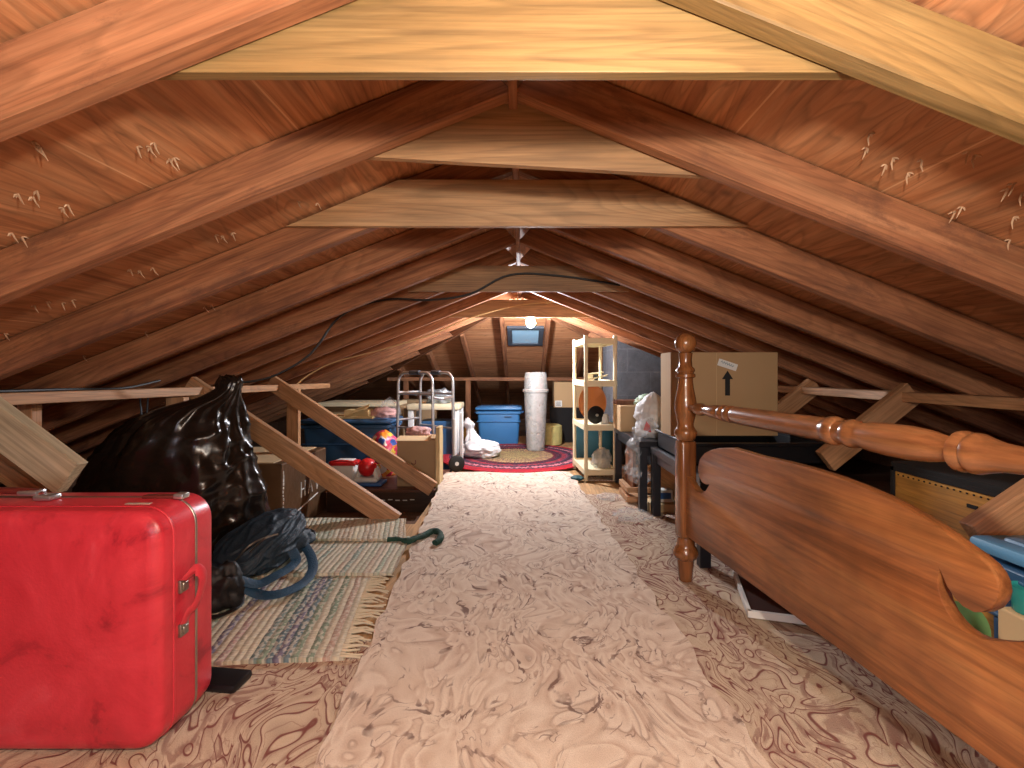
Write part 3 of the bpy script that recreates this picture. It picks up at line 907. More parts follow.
local_rug('runner', [(-0.375, 0.40), (0.515, 0.40), (0.37, 3.78), (-0.60, 3.74)], 60, 150, 0.009, 0.007, M['runner'], 'long pale pink carpet runner down the middle of the attic', 0.004, 2.0, 0.022)
def ragrug(name, corners, z, mat, label, fringe_side, seed):
    a, b, c, d = [Vector((p[0], p[1], 0)) for p in corners]
    ang = math.atan2((c - b).y, (c - b).x) - PI / 2
    o = local_rug(name, corners, 60, 40, z, 0.006, mat, label, 0.004, seed, 0.006, ang)
    if fringe_side:
        bm = bmesh.new()
        rnd = random.Random(seed)
        n = 46
        for i in range(n):
            p = b.lerp(c, (i + 0.5) / n)
            l = rnd.uniform(0.035, 0.085)
            q = p + Vector((l, rnd.uniform(-0.025, 0.02), 0))
            mid = p.lerp(q, 0.5) + Vector((0, rnd.uniform(-0.012, 0.012), 0))
            zz = z + 0.006
            tube([(p.x - 0.01, p.y, zz + 0.003), (mid.x, mid.y, zz + 0.004), (q.x, q.y, zz - 0.001)], [0.004, 0.0032, 0.0022], 5, bm)
        f = link('fringe', bm, M['fringe'], 60)
        f.data.transform(o.matrix_world.inverted())
        f.parent = o
        f['label'] = 'loose cream fringe'
    return o
ragrug('rag_rug', [(-1.28, 1.26), (-0.49, 1.315), (-0.585, 1.90), (-1.38, 1.90)], 0.009, M['rag_a'], 'striped rag rug with loose fringe in front of the navy backpack', True, 3)
ragrug('rag_rug', [(-1.50, 1.80), (-0.497, 1.84), (-0.52, 2.25), (-1.50, 2.27)], 0.0205, M['rag_b'], 'pale striped rag rug under the navy backpack, overlapping the fringed one', False, 4)
ragrug('rag_rug', [(-1.50, 2.17), (-0.53, 2.18), (-0.60, 2.48), (-1.50, 2.505)], 0.033, M['rag_c'], 'cream rag rug at the foot of the slanted brace, farthest of the rag rugs', False, 6)
bm = bmesh.new()
prof = [(0.0, 0.013)] + [(i / 17, 0.013 + 0.003 * (i % 2)) for i in range(1, 17)] + [(0.985, 0.012), (1.0, 0.005), (0.99, 0.0)]
lathe(prof, 120, bm)
for v in bm.verts:
    v.co.x *= 0.69
    v.co.y *= 0.73
rug = link('braided_rug', bm, M['braid'], 60)
rug.location = (-0.06, 4.44, 0.017)
rug.rotation_euler.z = 0.06
tag(rug, 'round red braided rug in front of the blue tote and tall bin', 'rug')

# green fabric snake on the runner
pts = [FL(388, 540, .035), FL(398, 539, .04), FL(408, 541, .038), FL(416, 538, .038), FL(425, 535, .03), FL(433, 531, .035), FL(440, 533, .035), FL(440, 539, .035), FL(435, 543, .03)]
sp = smooth_path(pts, 6)
o = solo('fabric_strap', tube(sp, [0.016 + 0.007 * noise.noise(p * 30) for p in sp], 10, None, 0.8), M['greenstrap'], 'crumpled dark green fabric strap lying across rag rug and runner', 'strap', None, 60)

# ------------------------------------------------------------------ red suitcase
SX1, SX0, SY0, SY1, SZ = -0.742, -1.58, 0.985, 1.165, 0.515
z0 = 0.010
t = thing('suitcase', ((SX0 + SX1) / 2, (SY0 + SY1) / 2, z0), 'large red hard-sided suitcase standing on edge beside the rag rug', 'suitcase')
def rounded_shell(x0, x1, z0_, z1, ya, yb, r, puff):
    """half shell of a suitcase between ya and yb, domed toward ya"""
    bm = bmesh.new()
    cx, cz = (x0 + x1) / 2, (z0_ + z1) / 2
    hx, hz = (x1 - x0) / 2, (z1 - z0_) / 2
    rings = []
    steps = [(yb, 0.0), (yb + (ya - yb) * 0.5, 0.002), (yb + (ya - yb) * 0.80, 0.004)]
    for k in range(1, 9):
        a = k / 8 * PI / 2
        steps.append((yb + (ya - yb) * 0.80 + (ya - yb) * 0.20 * math.sin(a), 0.004 + 0.036 * (1 - math.cos(a))))
    def ring(y, ins):
        out = []
        ex, ez = hx - ins, hz - ins
        rr = max(r - ins * 0.6, 0.02)
        for (sx, sz, a0) in ((1, 1, 0), (-1, 1, PI / 2), (-1, -1, PI), (1, -1, 1.5 * PI)):
            for k in range(9):
                a = a0 + k / 8 * PI / 2
                out.append(bm.verts.new((cx + sx * (ex - rr) + rr * math.cos(a), y, cz + sz * (ez - rr) + rr * math.sin(a))))
        return out
    for y, ins in steps:
        rings.append(ring(y, ins))
    sgn = -1 if ya < yb else 1
    for f in (0.06, 0.12, 0.2):
        rings.append(ring(ya + sgn * puff * (1 - (1 - f * 4) ** 2) * 0.9, 0.04 + f * min(hx, hz)))
    n = len(rings[0])
    for a, b in zip(rings, rings[1:]):
        for k in range(n):
            bm.faces.new((a[k], a[(k + 1) % n], b[(k + 1) % n], b[k]))
    bm.faces.new(rings[-1])
    bm.faces.new(rings[0][::-1])
    return bm
ym = SY0 + 0.108
part('lid_shell', rounded_shell(SX0, SX1, z0, SZ, SY0, ym - 0.004, 0.06, 0.008), M['red'], t, 50)
part('base_shell', rounded_shell(SX0, SX1, z0, SZ, SY1, ym + 0.004, 0.06, 0.008), M['red'], t, 50)
def ring_path(ins, r, y, n=10):
    pts = []
    x0, x1, a0, a1 = SX0 + ins, SX1 - ins, z0 + ins, SZ - ins
    for (cx, cz, s) in ((x1 - r, a1 - r, 0), (x0 + r, a1 - r, 1), (x0 + r, a0 + r, 2), (x1 - r, a0 + r, 3)):
        for k in range(n + 1):
            a = s * PI / 2 + k / n * PI / 2
            pts.append(Vector((cx + r * math.cos(a), y, cz + r * math.sin(a))))
    pts.append(pts[0].copy())
    return pts
part('metal_band', tube(ring_path(0.001, 0.06, ym), 0.0035, 8, None, 1.0), M['aluminium'], t, 50)
part('piping', tube(ring_path(0.0035, 0.058, SY0 + 0.042), 0.003, 8), M['red'], t, 50)
# top handle with chrome mounts, two catches
xc = (SX0 + SX1) / 2
h = part('handle', tube(smooth_path([(xc - 0.085, ym - 0.02, SZ + 0.003), (xc - 0.075, ym - 0.02, SZ + 0.016), (xc, ym - 0.02, SZ + 0.02), (xc + 0.075, ym - 0.02, SZ + 0.016), (xc + 0.085, ym - 0.02, SZ + 0.003)]), 0.011, 10, None, 0.7), M['brown_grip'], t, 50)
bm = bmesh.new()
for s in (-1, 1):
    box(bm, xc + s * 0.10, ym - 0.02, SZ + 0.006, 0.04, 0.03, 0.012, 0.004)
    box(bm, xc + s * 0.065, ym - 0.02, SZ + 0.016, 0.045, 0.026, 0.012, 0.004)
part('handle_mount', bm, M['steel'], h, 40, 'chrome handle mount')
for s in (-1, 1):
    c = part('latch', bx(xc + s * 0.345 - 0.04, xc + s * 0.345 + 0.04, ym - 0.014, ym + 0.006, SZ - 0.001, SZ + 0.007, 0.003), M['brown_grip'], t, 40)
    part('latch_clasp', bx(xc + s * 0.345 + 0.032, xc + s * 0.345 + 0.055, ym - 0.016, ym + 0.008, SZ - 0.001, SZ + 0.011, 0.003), M['steel'], c, 40, 'bright metal clasp')
part('name_plate', bx(-0.862, -0.808, SY0 + 0.055, SY0 + 0.066, SZ - 0.009, SZ - 0.0005, 0.001), M['plate'], t)
# pull strap on the end
xs = SX1
zt_, zb_ = 0.34, 0.239
s_ = part('pull_strap', tube(smooth_path([(xs, SY0 + 0.065, zt_), (xs + 0.018, SY0 + 0.078, zt_ + 0.022), (xs + 0.026, SY0 + 0.094, zt_ + 0.0), (xs + 0.02, SY0 + 0.082, (zt_ + zb_) / 2), (xs + 0.008, SY0 + 0.069, zb_ + 0.03), (xs, SY0 + 0.065, zb_)]), 0.013, 8, None, 0.2, (1, 0, 0)), M['red'], t, 50)
for zz in (zt_ - 0.006, zb_):
    bm = bx(xs - 0.003, xs + 0.005, SY0 + 0.052, SY0 + 0.078, zz - 0.014, zz + 0.014, 0.002)
    bx(xs + 0.004, xs + 0.008, SY0 + 0.057, SY0 + 0.073, zz - 0.008, zz + 0.008, 0.001, 1, bm)
    part('strap_mount', bm, M['aluminium'], s_, 40, 'square metal strap mount')
# small dark plate beside it
p = FL(221, 680, 0.02)
bm = bmesh.new()
box(bm, p.x, p.y, 0.021, 0.125, 0.072, 0.022, 0.008, 2, Matrix.Rotation(-0.12, 4, 'Z'))
solo('wallet', bm, M['blackpl'], 'small flat black case on the carpet beside the red suitcase', 'case', None, 40)

# ------------------------------------------------------------------ garbage bag
def garbage_bag():
    bm = bmesh.new()
    seg, rings = 96, 70
    keys = [(0.0, -1.47, .26, .17), (0.03, -1.475, .335, .20), (.12, -1.475, .365, .225), (.25, -1.48, .36, .225), (.40, -1.475, .315, .205), (.50, -1.445, .265, .185), (.56, -1.415, .215, .16), (.605, -1.365, .155, .125),
            (.645, -1.285, .08, .065), (.68, -1.25, .05, .035), (.71, -1.245, .055, .03), (.735, -1.24, .045, .012)]
    def at(z):
        for a, b in zip(keys, keys[1:]):
            if z <= b[0]:
                s = (z - a[0]) / (b[0] - a[0])
                return [a[i] + (b[i] - a[i]) * s for i in range(1, 4)]
        return keys[-1][1:]
    rr = []
    for i in range(rings + 1):
        z = 0.735 * i / rings
        cx, rx, ry = at(z)
        t_ = z / 0.735
        ring = []
        for j in range(seg):
            a = 2 * PI * j / seg
            ca, sa = math.cos(a), math.sin(a)
            # radiating pleats toward the knot + sharp crumples
            rdg = lambda q: (1 - min(1, 2.2 * abs(noise.noise(q)))) ** 2
            pl = (rdg(Vector((ca * 3.2, sa * 3.2, z * 1.5))) - 0.35) * 0.034 * (0.25 + t_)
            n1 = noise.noise(Vector((ca * 1.8, sa * 1.8, z * 3))) * 0.05
            q = Vector((ca * 2.6 + z * 5, sa * 2.6, z * 9 - ca * 4))
            n2 = (rdg(q) - 0.35) * 0.014
            n3 = (rdg(q * 2.1 + Vector((5, 1, 2))) - 0.35) * 0.005
            m = 1 + (pl + n1 + n2 + n3) / 0.3 * min(1, rx / 0.25 + 0.25)
            ring.append(bm.verts.new((cx + ca * rx * m, 2.04 + sa * ry * m, 0.046 + z + noise.noise(Vector((ca * 3, sa * 3, 9))) * 0.012 * t_ ** 4)))
        rr.append(ring)
    for a, b in zip(rr, rr[1:]):
        for k in range(seg):
            bm.faces.new((a[k], a[(k + 1) % seg], b[(k + 1) % seg], b[k]))
    bm.faces.new(rr[0][::-1])
    bm.faces.new(rr[-1])
    return bm
gb = solo('garbage_bag', garbage_bag(), M['bag'], 'big shiny black garbage bag slumped behind the red suitcase', 'garbage bag', None, 0)

# ------------------------------------------------------------------ backpack and small black bag
t = thing('backpack', (-1.02, 1.93, 0.032), 'navy blue backpack lying on the rag rugs with loose straps', 'backpack')
def pack_body():
    bm = bmesh.new()
    bmesh.ops.create_icosphere(bm, subdivisions=6, radius=1.0)
    ax = (Vector((-1.04, 2.07, 0.17)) - Vector((-1.13, 1.74, 0.06))).normalized()
    side = ax.cross(Vector((0, 0, 1))).normalized()
    upv = side.cross(ax)
    for v in bm.verts:
        p = v.co.copy()
        k = 1 - 0.35 * max(p.x, 0) ** 1.5
        fold = (1 - min(1, 2.4 * abs(noise.noise(Vector((p.x * 1.3 + 3, p.y * 4.2, p.z * 4.2)))))) ** 2
        d = 1 + noise.noise(p * 1.5 + Vector((7, 0, 0))) * 0.16 + (fold - 0.3) * 0.09 + noise.noise(p * 7) * 0.02
        w = ax * (p.x * 0.20 * d) + side * (math.copysign(abs(p.y) ** 0.8, p.y) * 0.135 * d * k) + upv * (p.z * 0.082 * d)
        v.co = Vector((-1.035, 1.92, 0.118)) + w
        if v.co.z < 0.045:
            v.co.z = 0.045
    return bm
part('body', pack_body(), M['navy'], t, 0)
bm = bmesh.new()
bmesh.ops.create_icosphere(bm, subdivisions=4, radius=1.0)
for v in bm.verts:
    p = v.co.copy()
    d = 1 + noise.noise(p * 2.5 + Vector((4, 0, 0))) * 0.3 + (0.4 - abs(noise.noise(p * 4))) * 0.15
    v.co = Vector((p.x * 0.075 * d - 0.955, p.y * 0.10 * d + 2.0, max(p.z * 0.045 * d + 0.10, 0.05)))
part('pocket', bm, M['navy'], t, 0)
part('shoulder_strap', strap([FL(288, 535, .13), FL(300, 541, .10), FL(311, 556, .07), FL(312, 572, .05), FL(300, 585, .045), FL(278, 594, .045), FL(258, 594, .05), FL(236, 582, .09)], 0.036, 0.003, (0.2, -0.5, 1)), M['navy_strap'], t, 20)
part('shoulder_strap', strap([FL(292, 550, .13), FL(296, 560, .10), FL(289, 568, .09), FL(275, 576, .085), FL(258, 584, .075), FL(240, 580, .10)], 0.036, 0.003, (0.2, -0.5, 1)), M['navy_strap'], t, 20)
part('carry_loop', strap([FL(262, 532, .17), FL(264, 519, .2), FL(271, 515, .215), FL(278, 520, .2), FL(280, 531, .17)], 0.022, 0.005, (1, -0.5, 0.3)), M['navy'], t, 50)
part('side_loop', strap([FL(290, 534, .10), FL(303, 529, .10), FL(314, 532, .085), FL(312, 538, .07), FL(303, 537, .07)], 0.014, 0.006), M['blackcloth'], t, 50)
for k in range(2):
    part('zipper', tube(smooth_path([FL(236 + 14 * k, 560 - 8 * k, .14), FL(250 + 14 * k, 545 - 6 * k, .19), FL(268 + 10 * k, 536 - 2 * k, .2)]), 0.003, 5), M['aluminium'], t, 50)
t = thing('shoulder_bag', (-1.0, 1.62, 0.02), 'small limp black bag between the red suitcase and the backpack', 'bag')
part('bag_body', crumple((-1.00, 1.60, 0.022), 0.08, 3, 0.4, (0.8, 0.7, 0.95), 4, 1.8), M['blackcloth'], t, 0)
part('bag_strap', strap([FL(228, 575, .12), FL(238, 588, .07), FL(241, 602, .03), FL(232, 610, .025), FL(218, 616, .025), FL(200, 618, .025)], 0.022, 0.004), M['blackcloth'], t, 50)

# ------------------------------------------------------------------ storage on the lower boards (left of the runner)
t = thing('lettered_carton', (-1.66, 3.0, -0.16), 'brown film-wrapped carton lettered in white behind the slanted brace', 'box')
X0, X1, Y0, Y1, ZB, ZT = -1.98, -1.37, 2.74, 3.36, -0.158, 0.275
part('carton_body', bx(X0, X1, Y0, Y1, ZB, ZT, 0.008, 2), M['card_brown'], t)
bm = bx(X0 + 0.01, X1 - 0.06, Y0 + 0.02, Y1 - 0.02, ZT - 0.001, ZT + 0.004, 0.001, 1)
part('lit_top', bm, M['card_light'], t, None, 'top coloured pale for light from above')  # pale sheet puts the light from above into the colour of the top
bm = bmesh.new()
rnd = random.Random(2)
for i in range(16):
    z = ZB + 0.05 + i * 0.022
    w = rnd.uniform(0.004, 0.012)
    box(bm, X1 + 0.001, Y0 + 0.012 + rnd.uniform(-.004, .004), z, 0.005, w, rnd.uniform(0.01, 0.022), 0.001, 1)
tube([(X1 + 0.002, Y0 + 0.03, ZB + 0.09), (X1 + 0.002, Y1 - 0.15, ZB + 0.15)], 0.004, 6, bm)
part('tape', bm, M['chalk'], t, None, 'torn white tape')
def stroke(bm, segs, org, ux, uy, s, r):
    for a, b in segs:
        tube([org + ux * a[0] * s + uy * a[1] * s, org + ux * b[0] * s + uy * b[1] * s], r, 5, bm)
LET = {'H': [((0, 0), (0, 1)), ((.55, 0), (.55, 1)), ((0, .5), (.55, .5))],
       'A': [((0, 0), (.3, 1)), ((.3, 1), (.6, 0)), ((.12, .38), (.48, .38))],
       'V': [((0, 1), (.3, 0)), ((.3, 0), (.6, 1))]}
bm = bmesh.new()
for i, ch in enumerate('HAV'):
    stroke(bm, LET[ch], Vector((X1 + 0.001, Y0 + 0.235 + i * 0.10, 0.022)), Vector((0, 1, 0)), Vector((0, 0, 1)), 0.095, 0.0045)
part('lettering', bm, M['chalk'], t, None, 'hand-drawn white capitals HAV')

t = thing('trunk', (-0.97, 3.6, -0.16), 'low dark wooden trunk under the toy cooler and carton', 'trunk')
part('trunk_body', bx(-1.335, -0.60, 3.28, 3.94, -0.158, -0.022, 0.004), M['trunk'], t)
part('trunk_lid', bx(-1.345, -0.59, 3.27, 3.95, -0.022, -0.002, 0.004), M['trunk_top'], t)
bm = bmesh.new()
for i in range(8):
    box(bm, -1.10 + i * 0.05, 3.279, -0.075 + 0.003 * math.sin(i * 2), 0.03, 0.002, 0.006)
part('glint_dashes', bm, M['chalk'], t, None, 'painted reflection in small white dashes')  # the dashes paint a reflection onto the trunk front

def tote(name, x0, x1, y0, y1, z0, z1, matb, matl, label, taper=0.9):
    c = Vector(((x0 + x1) / 2, (y0 + y1) / 2, z0))
    t = thing(name, c, label, 'storage tote')
    lh = 0.045
    bm = bmesh.new()
    box(bm, c.x, c.y, (z0 + z1 - lh) / 2, x1 - x0 - 0.04, y1 - y0 - 0.04, z1 - lh - z0, 0.03, 3, None, taper)
    # moulded ribs round the wall
    k = (z1 - z0)
    box(bm, c.x, c.y, z0 + k * 0.62, x1 - x0 - 0.028, y1 - y0 - 0.028, 0.012, 0.004, 1)
    box(bm, c.x, c.y, z1 - lh - 0.02, x1 - x0 - 0.016, y1 - y0 - 0.016, 0.03, 0.006, 1)
    b = part('tote_body', bm, matb, t, 40)
    bm = bmesh.new()
    box(bm, c.x, c.y, z1 - lh / 2, x1 - x0, y1 - y0, lh * 0.7, 0.012, 2)
    box(bm, c.x, c.y, z1 - lh * 0.15, x1 - x0 - 0.08, y1 - y0 - 0.08, lh * 0.35, 0.008, 2)
    part('tote_lid', bm, matl, t, 40)
    for s in (-1, 1):
        part('tote_handle', bx(c.x + s * (x1 - x0) / 2 - 0.018, c.x + s * (x1 - x0) / 2 + 0.018, c.y - 0.07, c.y + 0.07, z1 - lh - 0.03, z1 - lh - 0.012, 0.006), matb, t, 40)
    return t, b
tote('storage_tote', -1.86, -1.09, 4.0, 4.42, -0.158, 0.405, M['tote_dark'], M['tote_dark'], 'slate blue lidded tote behind the slanted braces, heaped with papers')
tt, tb = tote('storage_tote', -0.505, 0.0, 5.16, 5.5, 0.0, 0.425, M['tote'], M['tote'], 'bright blue lidded tote at the far end behind the braided rug')
part('embossed_mark', bx(-0.19, -0.11, 5.166, 5.174, 0.315, 0.325, 0.002), M['tote_dark'], tb, None, 'small moulded dark mark')
# papers on the slate tote
bm = bx(-1.72, -1.26, 4.04, 4.30, 0.4055, 0.425, 0.002)
solo('paper_stack', bm, M['manila'], 'flat stack of manila paper on the slate blue tote lid', 'paper')
t = thing('paper_carton', (-1.40, 4.1, 0.4255), 'small opened tan carton on top of the manila papers', 'box')
part('carton_body', bx(-1.50, -1.30, 4.05, 4.2, 0.426, 0.478, 0.002), M['manila'], t)
bm = bmesh.new()
box(bm, -1.36, 4.06, 0.489, 0.14, 0.1, 0.004, 0, 1, Matrix.Rotation(-0.35, 4, 'Y') @ Matrix.Rotation(0.3, 4, 'X'))
part('carton_flap', bm, M['manila'], t)
solo('fabric_bundle', crumple((-1.20, 4.16, 0.406), 0.09, 11, 0.3, (1.2, 0.7, 0.55), 4), M['pink'], 'pink fabric bundle at the end of the slate blue tote lid', 'fabric', None, 0)
# brown box and white panel behind
solo('long_carton', bx(-1.95, -1.12, 4.55, 4.95, -0.158, 0.475, 0.004), M['card_grey'], 'long dull cardboard carton behind the slate blue tote', 'box')
solo('shelf_board', bx(-1.93, -1.19, 4.50, 4.97, 0.4755, 0.51, 0.003), M['cream'], 'thin cream board lying flat on the long dull carton', 'board')
solo('clear_bag', sack((-1.19, 4.32, 0.4055), 0.085, 0.08, 0.17, 4.2, 0.03), M['clear'], 'clear plastic bag on the slate blue tote lid behind the pink bundle', 'plastic bag', None, 0)
solo('flat_cardboard', bx(-1.30, -0.95, 5.10, 5.35, -0.158, 0.50, 0.003), M['card_grey'], 'brown carton standing behind the walking frame', 'box')

# toy cooler and toy with red ball
t = thing('toy_cooler', (-1.27, 3.47, 0.0), 'small white cooler with a red lid on the dark trunk', 'cooler')
bm = bmesh.new()
box(bm, -1.275, 3.47, 0.068, 0.165, 0.12, 0.133, 0.015, 3, None, 0.86)
part('cooler_body', bm, M['white'], t, 40)
bm = bx(-1.365, -1.185, 3.405, 3.535, 0.132, 0.16, 0.01, 2)
part('cooler_lid', bm, M['redpl'], t, 40)
part('lid_panel', bx(-1.335, -1.215, 3.42, 3.52, 0.1605, 0.168, 0.003), M['white'], t, 40)
part('cooler_handle', tube(smooth_path([(-1.368, 3.44, 0.135), (-1.372, 3.43, 0.155), (-1.275, 3.40, 0.172), (-1.178, 3.43, 0.155), (-1.182, 3.44, 0.135)]), 0.006, 8), M['redpl'], t, 50)
t = thing('toy_spinner', (-1.10, 3.42, 0.0), 'toy with a red ball on a white and blue base beside the cooler', 'toy')
bm = bmesh.new()
box(bm, -1.09, 3.42, 0.012, 0.22, 0.16, 0.022, 0.01, 3)
part('toy_base', bm, M['bluepl'], t, 40)
bm = bmesh.new()
box(bm, -1.10, 3.42, 0.04, 0.17, 0.12, 0.035, 0.015, 3)
box(bm, -1.155, 3.42, 0.08, 0.035, 0.09, 0.10, 0.014, 3, Matrix.Rotation(0.3, 4, 'Y'))
box(bm, -1.035, 3.42, 0.08, 0.035, 0.09, 0.10, 0.014, 3, Matrix.Rotation(-0.3, 4, 'Y'))
part('toy_cradle', bm, M['white'], t, 40)
bm = bmesh.new()
bmesh.ops.create_uvsphere(bm, u_segments=24, v_segments=16, radius=0.065, matrix=Matrix.Translation((-1.095, 3.40, 0.125)))
part('toy_ball', bm, M['redpl'], t, 0)
solo('patterned_bag', sack((-1.075, 3.74, -0.002), 0.115, 0.10, 0.345, 6.1, 0.04, prof=[(0, .8), (.1, .95), (.5, 1.0), (.8, .85), (.93, .55), (1.0, .15)]), M['patch'], 'brightly patterned orange and pink bag behind the slanted brace', 'bag', None, 0)

# carton with plank
t = thing('open_carton', (-0.735, 3.52, 0.0), 'dull brown open carton in front of the walking frame', 'box')
part('carton_body', bx(-0.875, -0.605, 3.36, 3.68, -0.0015, 0.325, 0.003), M['card_grey'], t)
part('torn_mark', tube(smooth_path([(-0.775, 3.358, 0.165), (-0.76, 3.357, 0.155), (-0.745, 3.358, 0.16), (-0.745, 3.358, 0.185)]), 0.003, 5), M['brown_grip'], t)
bm = bmesh.new()
box(bm, -0.76, 3.375, 0.333, 0.23, 0.10, 0.004, 0, 1, Matrix.Rotation(0.22, 4, 'X'))
part('carton_flap', bm, M['card_light'], t)
solo('fabric_wad', crumple((-0.77, 3.56, 0.326), 0.08, 21, 0.3, (1.1, 0.8, 0.5), 4), M['pink'], 'pinkish fabric wad showing at the top of the open carton', 'fabric', None, 0)
solo('plank', bx(-0.60, -0.572, 3.33, 3.47, -0.157, 0.415, 0.002), wood('upright_plank', '#bfa06c', '#d3b682', '#dcc394', axis=2), 'narrow light plank standing upright beside the open carton', 'plank')

# walking frame
t = thing('walking_frame', (-0.8, 4.0, 0.0), 'folding aluminium walking frame with wheels beside the open carton', 'walker')
def uframe(a, b, foot_a, foot_b, name):
    a, b = Vector(a), Vector(b)
    tp = 0.795
    r = 0.085
    ux = (b - a).normalized()
    A = a + Vector((0, 0, foot_a))
    B = b + Vector((0, 0, foot_b))
    pts = [A, A + (Vector((a.x, a.y, tp - r)) - A) * 0.5 + ux * 0.005, Vector((a.x, a.y, tp - r)) + ux * 0.012]
    for k in range(1, 6):
        an = k / 5 * PI / 2
        pts.append(Vector((a.x, a.y, tp - r)) + ux * (0.012 + r * (1 - math.cos(an))) + Vector((0, 0, r * math.sin(an))))
    for k in range(0, 6):
        an = k / 5 * PI / 2
        pts.append(Vector((b.x, b.y, tp - r)) - ux * (0.012 + r * (1 - math.sin(an))) + Vector((0, 0, r * math.cos(an))))
    pts += [B + (Vector((b.x, b.y, tp - r)) - B) * 0.5 - ux * 0.005, B]
    f = part('side_frame', tube(pts, 0.0125, 10), M['steel'], t, 50)
    mid = (a + b) / 2
    g = part('hand_grip', tube([Vector((mid.x, mid.y, tp)) - ux * 0.055, Vector((mid.x, mid.y, tp)) + ux * 0.055], 0.018, 12), M['greyframe'], f, 50)
    for z in (0.34, 0.62):
        part('side_bar', tube([Vector((a.x, a.y, z)) + ux * 0.006, Vector((b.x, b.y, z)) - ux * 0.006], 0.009, 8), M['steel'], f, 50)
    return f
A0, A1 = Vector((-1.045, 4.02, 0)), Vector((-0.70, 3.80, 0))
B0, B1 = Vector((-0.90, 4.22, 0)), Vector((-0.555, 3.90, 0))
uframe(A0, A1, -0.158 if False else 0.0, 0.0, 'a')
uframe(B0, B1, 0.0, 0.07, 'b')
for z in (0.63, 0.40):
    part('front_bar', tube([Vector((A0.x, A0.y, z)), Vector((B0.x, B0.y, z))], 0.010, 8), M['steel'], t, 50)
part('front_bar', tube(smooth_path([Vector((A1.x, A1.y, 0.60)), Vector((-0.64, 3.87, 0.585)), Vector((B1.x, B1.y, 0.60))]), 0.010, 8), M['steel'], t, 50)
part('lower_leg', tube([Vector((-0.548, 3.90, 0.10)), Vector((-0.548, 3.90, 0.42))], 0.0155, 10), M['white'], t, 50)
wm = Matrix.Translation((-0.522, 3.83, 0.0695)) @ Matrix.Rotation(PI / 2, 4, 'X') @ Matrix.Rotation(0.35, 4, 'Y')
w_ = part('wheel', lathe([(0.02, -0.014), (0.052, -0.014), (0.064, -0.008), (0.066, 0.0), (0.064, 0.008), (0.052, 0.014), (0.02, 0.014)], 28, None, wm), M['rubber'], t, 40)
part('wheel_hub', lathe([(0.001, -0.017), (0.014, -0.017), (0.016, 0.017), (0.001, 0.017)], 14, None, wm), M['white'], w_, 40, 'pale wheel hub')
for p in (A0, A1):
    part('rubber_tip', lathe([(0.017, 0.0), (0.018, 0.004), (0.015, 0.04)], 14, None, Matrix.Translation(p)), M['rubber'], t, 50)

# white stool-table behind, with blue crate and clear wrap
t = thing('plastic_table', (-0.78, 4.6, 0.0), 'small white plastic table behind the walking frame', 'table')
part('table_top', bx(-1.06, -0.58, 4.42, 4.82, 0.45, 0.50, 0.008), M['cream'], t, 40)
for x in (-1.03, -0.61):
    for y in (4.46, 4.78):
        part('leg', bx(x - 0.025, x + 0.025, y - 0.025, y + 0.025, 0.034 if x > -0.8 else -0.158, 0.45, 0.006), M['white'], t, 40)
solo('storage_crate', bx(-0.96, -0.66, 4.5, 4.76, -0.157, 0.34, 0.01), M['tote_dark'], 'blue bin tucked under the small white plastic table', 'bin')
solo('silver_wrap', crumple((-0.79, 4.58, 0.501), 0.085, 31, 0.4, (1.3, 0.7, 0.95), 4, 2.6), M['silver_paper'], 'crumpled silvery wrapping on the small white plastic table', 'wrapping', None, 0)
solo('batten', bx(-0.52, -0.495, 4.0, 4.05, 0.034, 0.46, 0.004), M['white'], 'slim white batten standing upright by the walking frame wheel', 'batten')

# white refuse bag
t = thing('plastic_bag', (-0.4, 4.32, 0.03), 'limp white plastic bag on the braided rug beside the walking frame', 'plastic bag')
part('bag_body', crumple((-0.37, 4.36, 0.031), 0.15, 41, 0.28, (1.2, 0.85, 0.62), 5, 1.3), M['whitebag'], t, 0)
part('bag_neck', sack((-0.455, 4.44, 0.031), 0.10, 0.08, 0.34, 8.4, 0.05, prof=[(0, 1), (0.4, 0.85), (0.62, 0.42), (0.72, 0.3), (0.85, 0.5), (1, 0.15)], shift=(-0.05, 0)), M['whitebag'], t, 0)

# tall translucent bins
t = thing('waste_bin', (0.135, 4.72, 0.03), 'tall frosted plastic bin of wrapping rolls capped by an upturned bin', 'bin')
mt = Matrix.Translation((0.135, 4.74, 0.033))
part('bin_body', lathe([(0.085, 0.0), (0.09, 0.004), (0.098, 0.2), (0.108, 0.4), (0.116, 0.565), (0.128, 0.57), (0.13, 0.595), (0.122, 0.60), (0.112, 0.585), (0.094, 0.2), (0.082, 0.01)], 36, None, mt), M['frost'], t, 40)
part('upturned_bin', lathe([(0.113, 0.59), (0.116, 0.62), (0.111, 0.7), (0.106, 0.755), (0.098, 0.765), (0.001, 0.766)], 36, None, mt), M['frost'], t, 40)
rnd = random.Random(5)
for i in range(7):
    a = i / 6 * 2 * PI
    r = 0.046 if i < 6 else 0.0
    c = Vector((0.135 + r * math.cos(a), 4.74 + r * math.sin(a), 0.0465))
    mat = [M['pink'], M['white'], M['chalk'], M['silver_paper'], M['white'], M['pink'], M['white']][i]
    solo('wrapping_roll', tube([c, c + Vector((0.006 * math.cos(a), 0.006 * math.sin(a), rnd.uniform(0.55, 0.7)))], 0.021, 10), mat,
         'wrapping paper roll standing inside the tall frosted bin', 'wrapping paper', 'rolls in the tall frosted bin', 50)

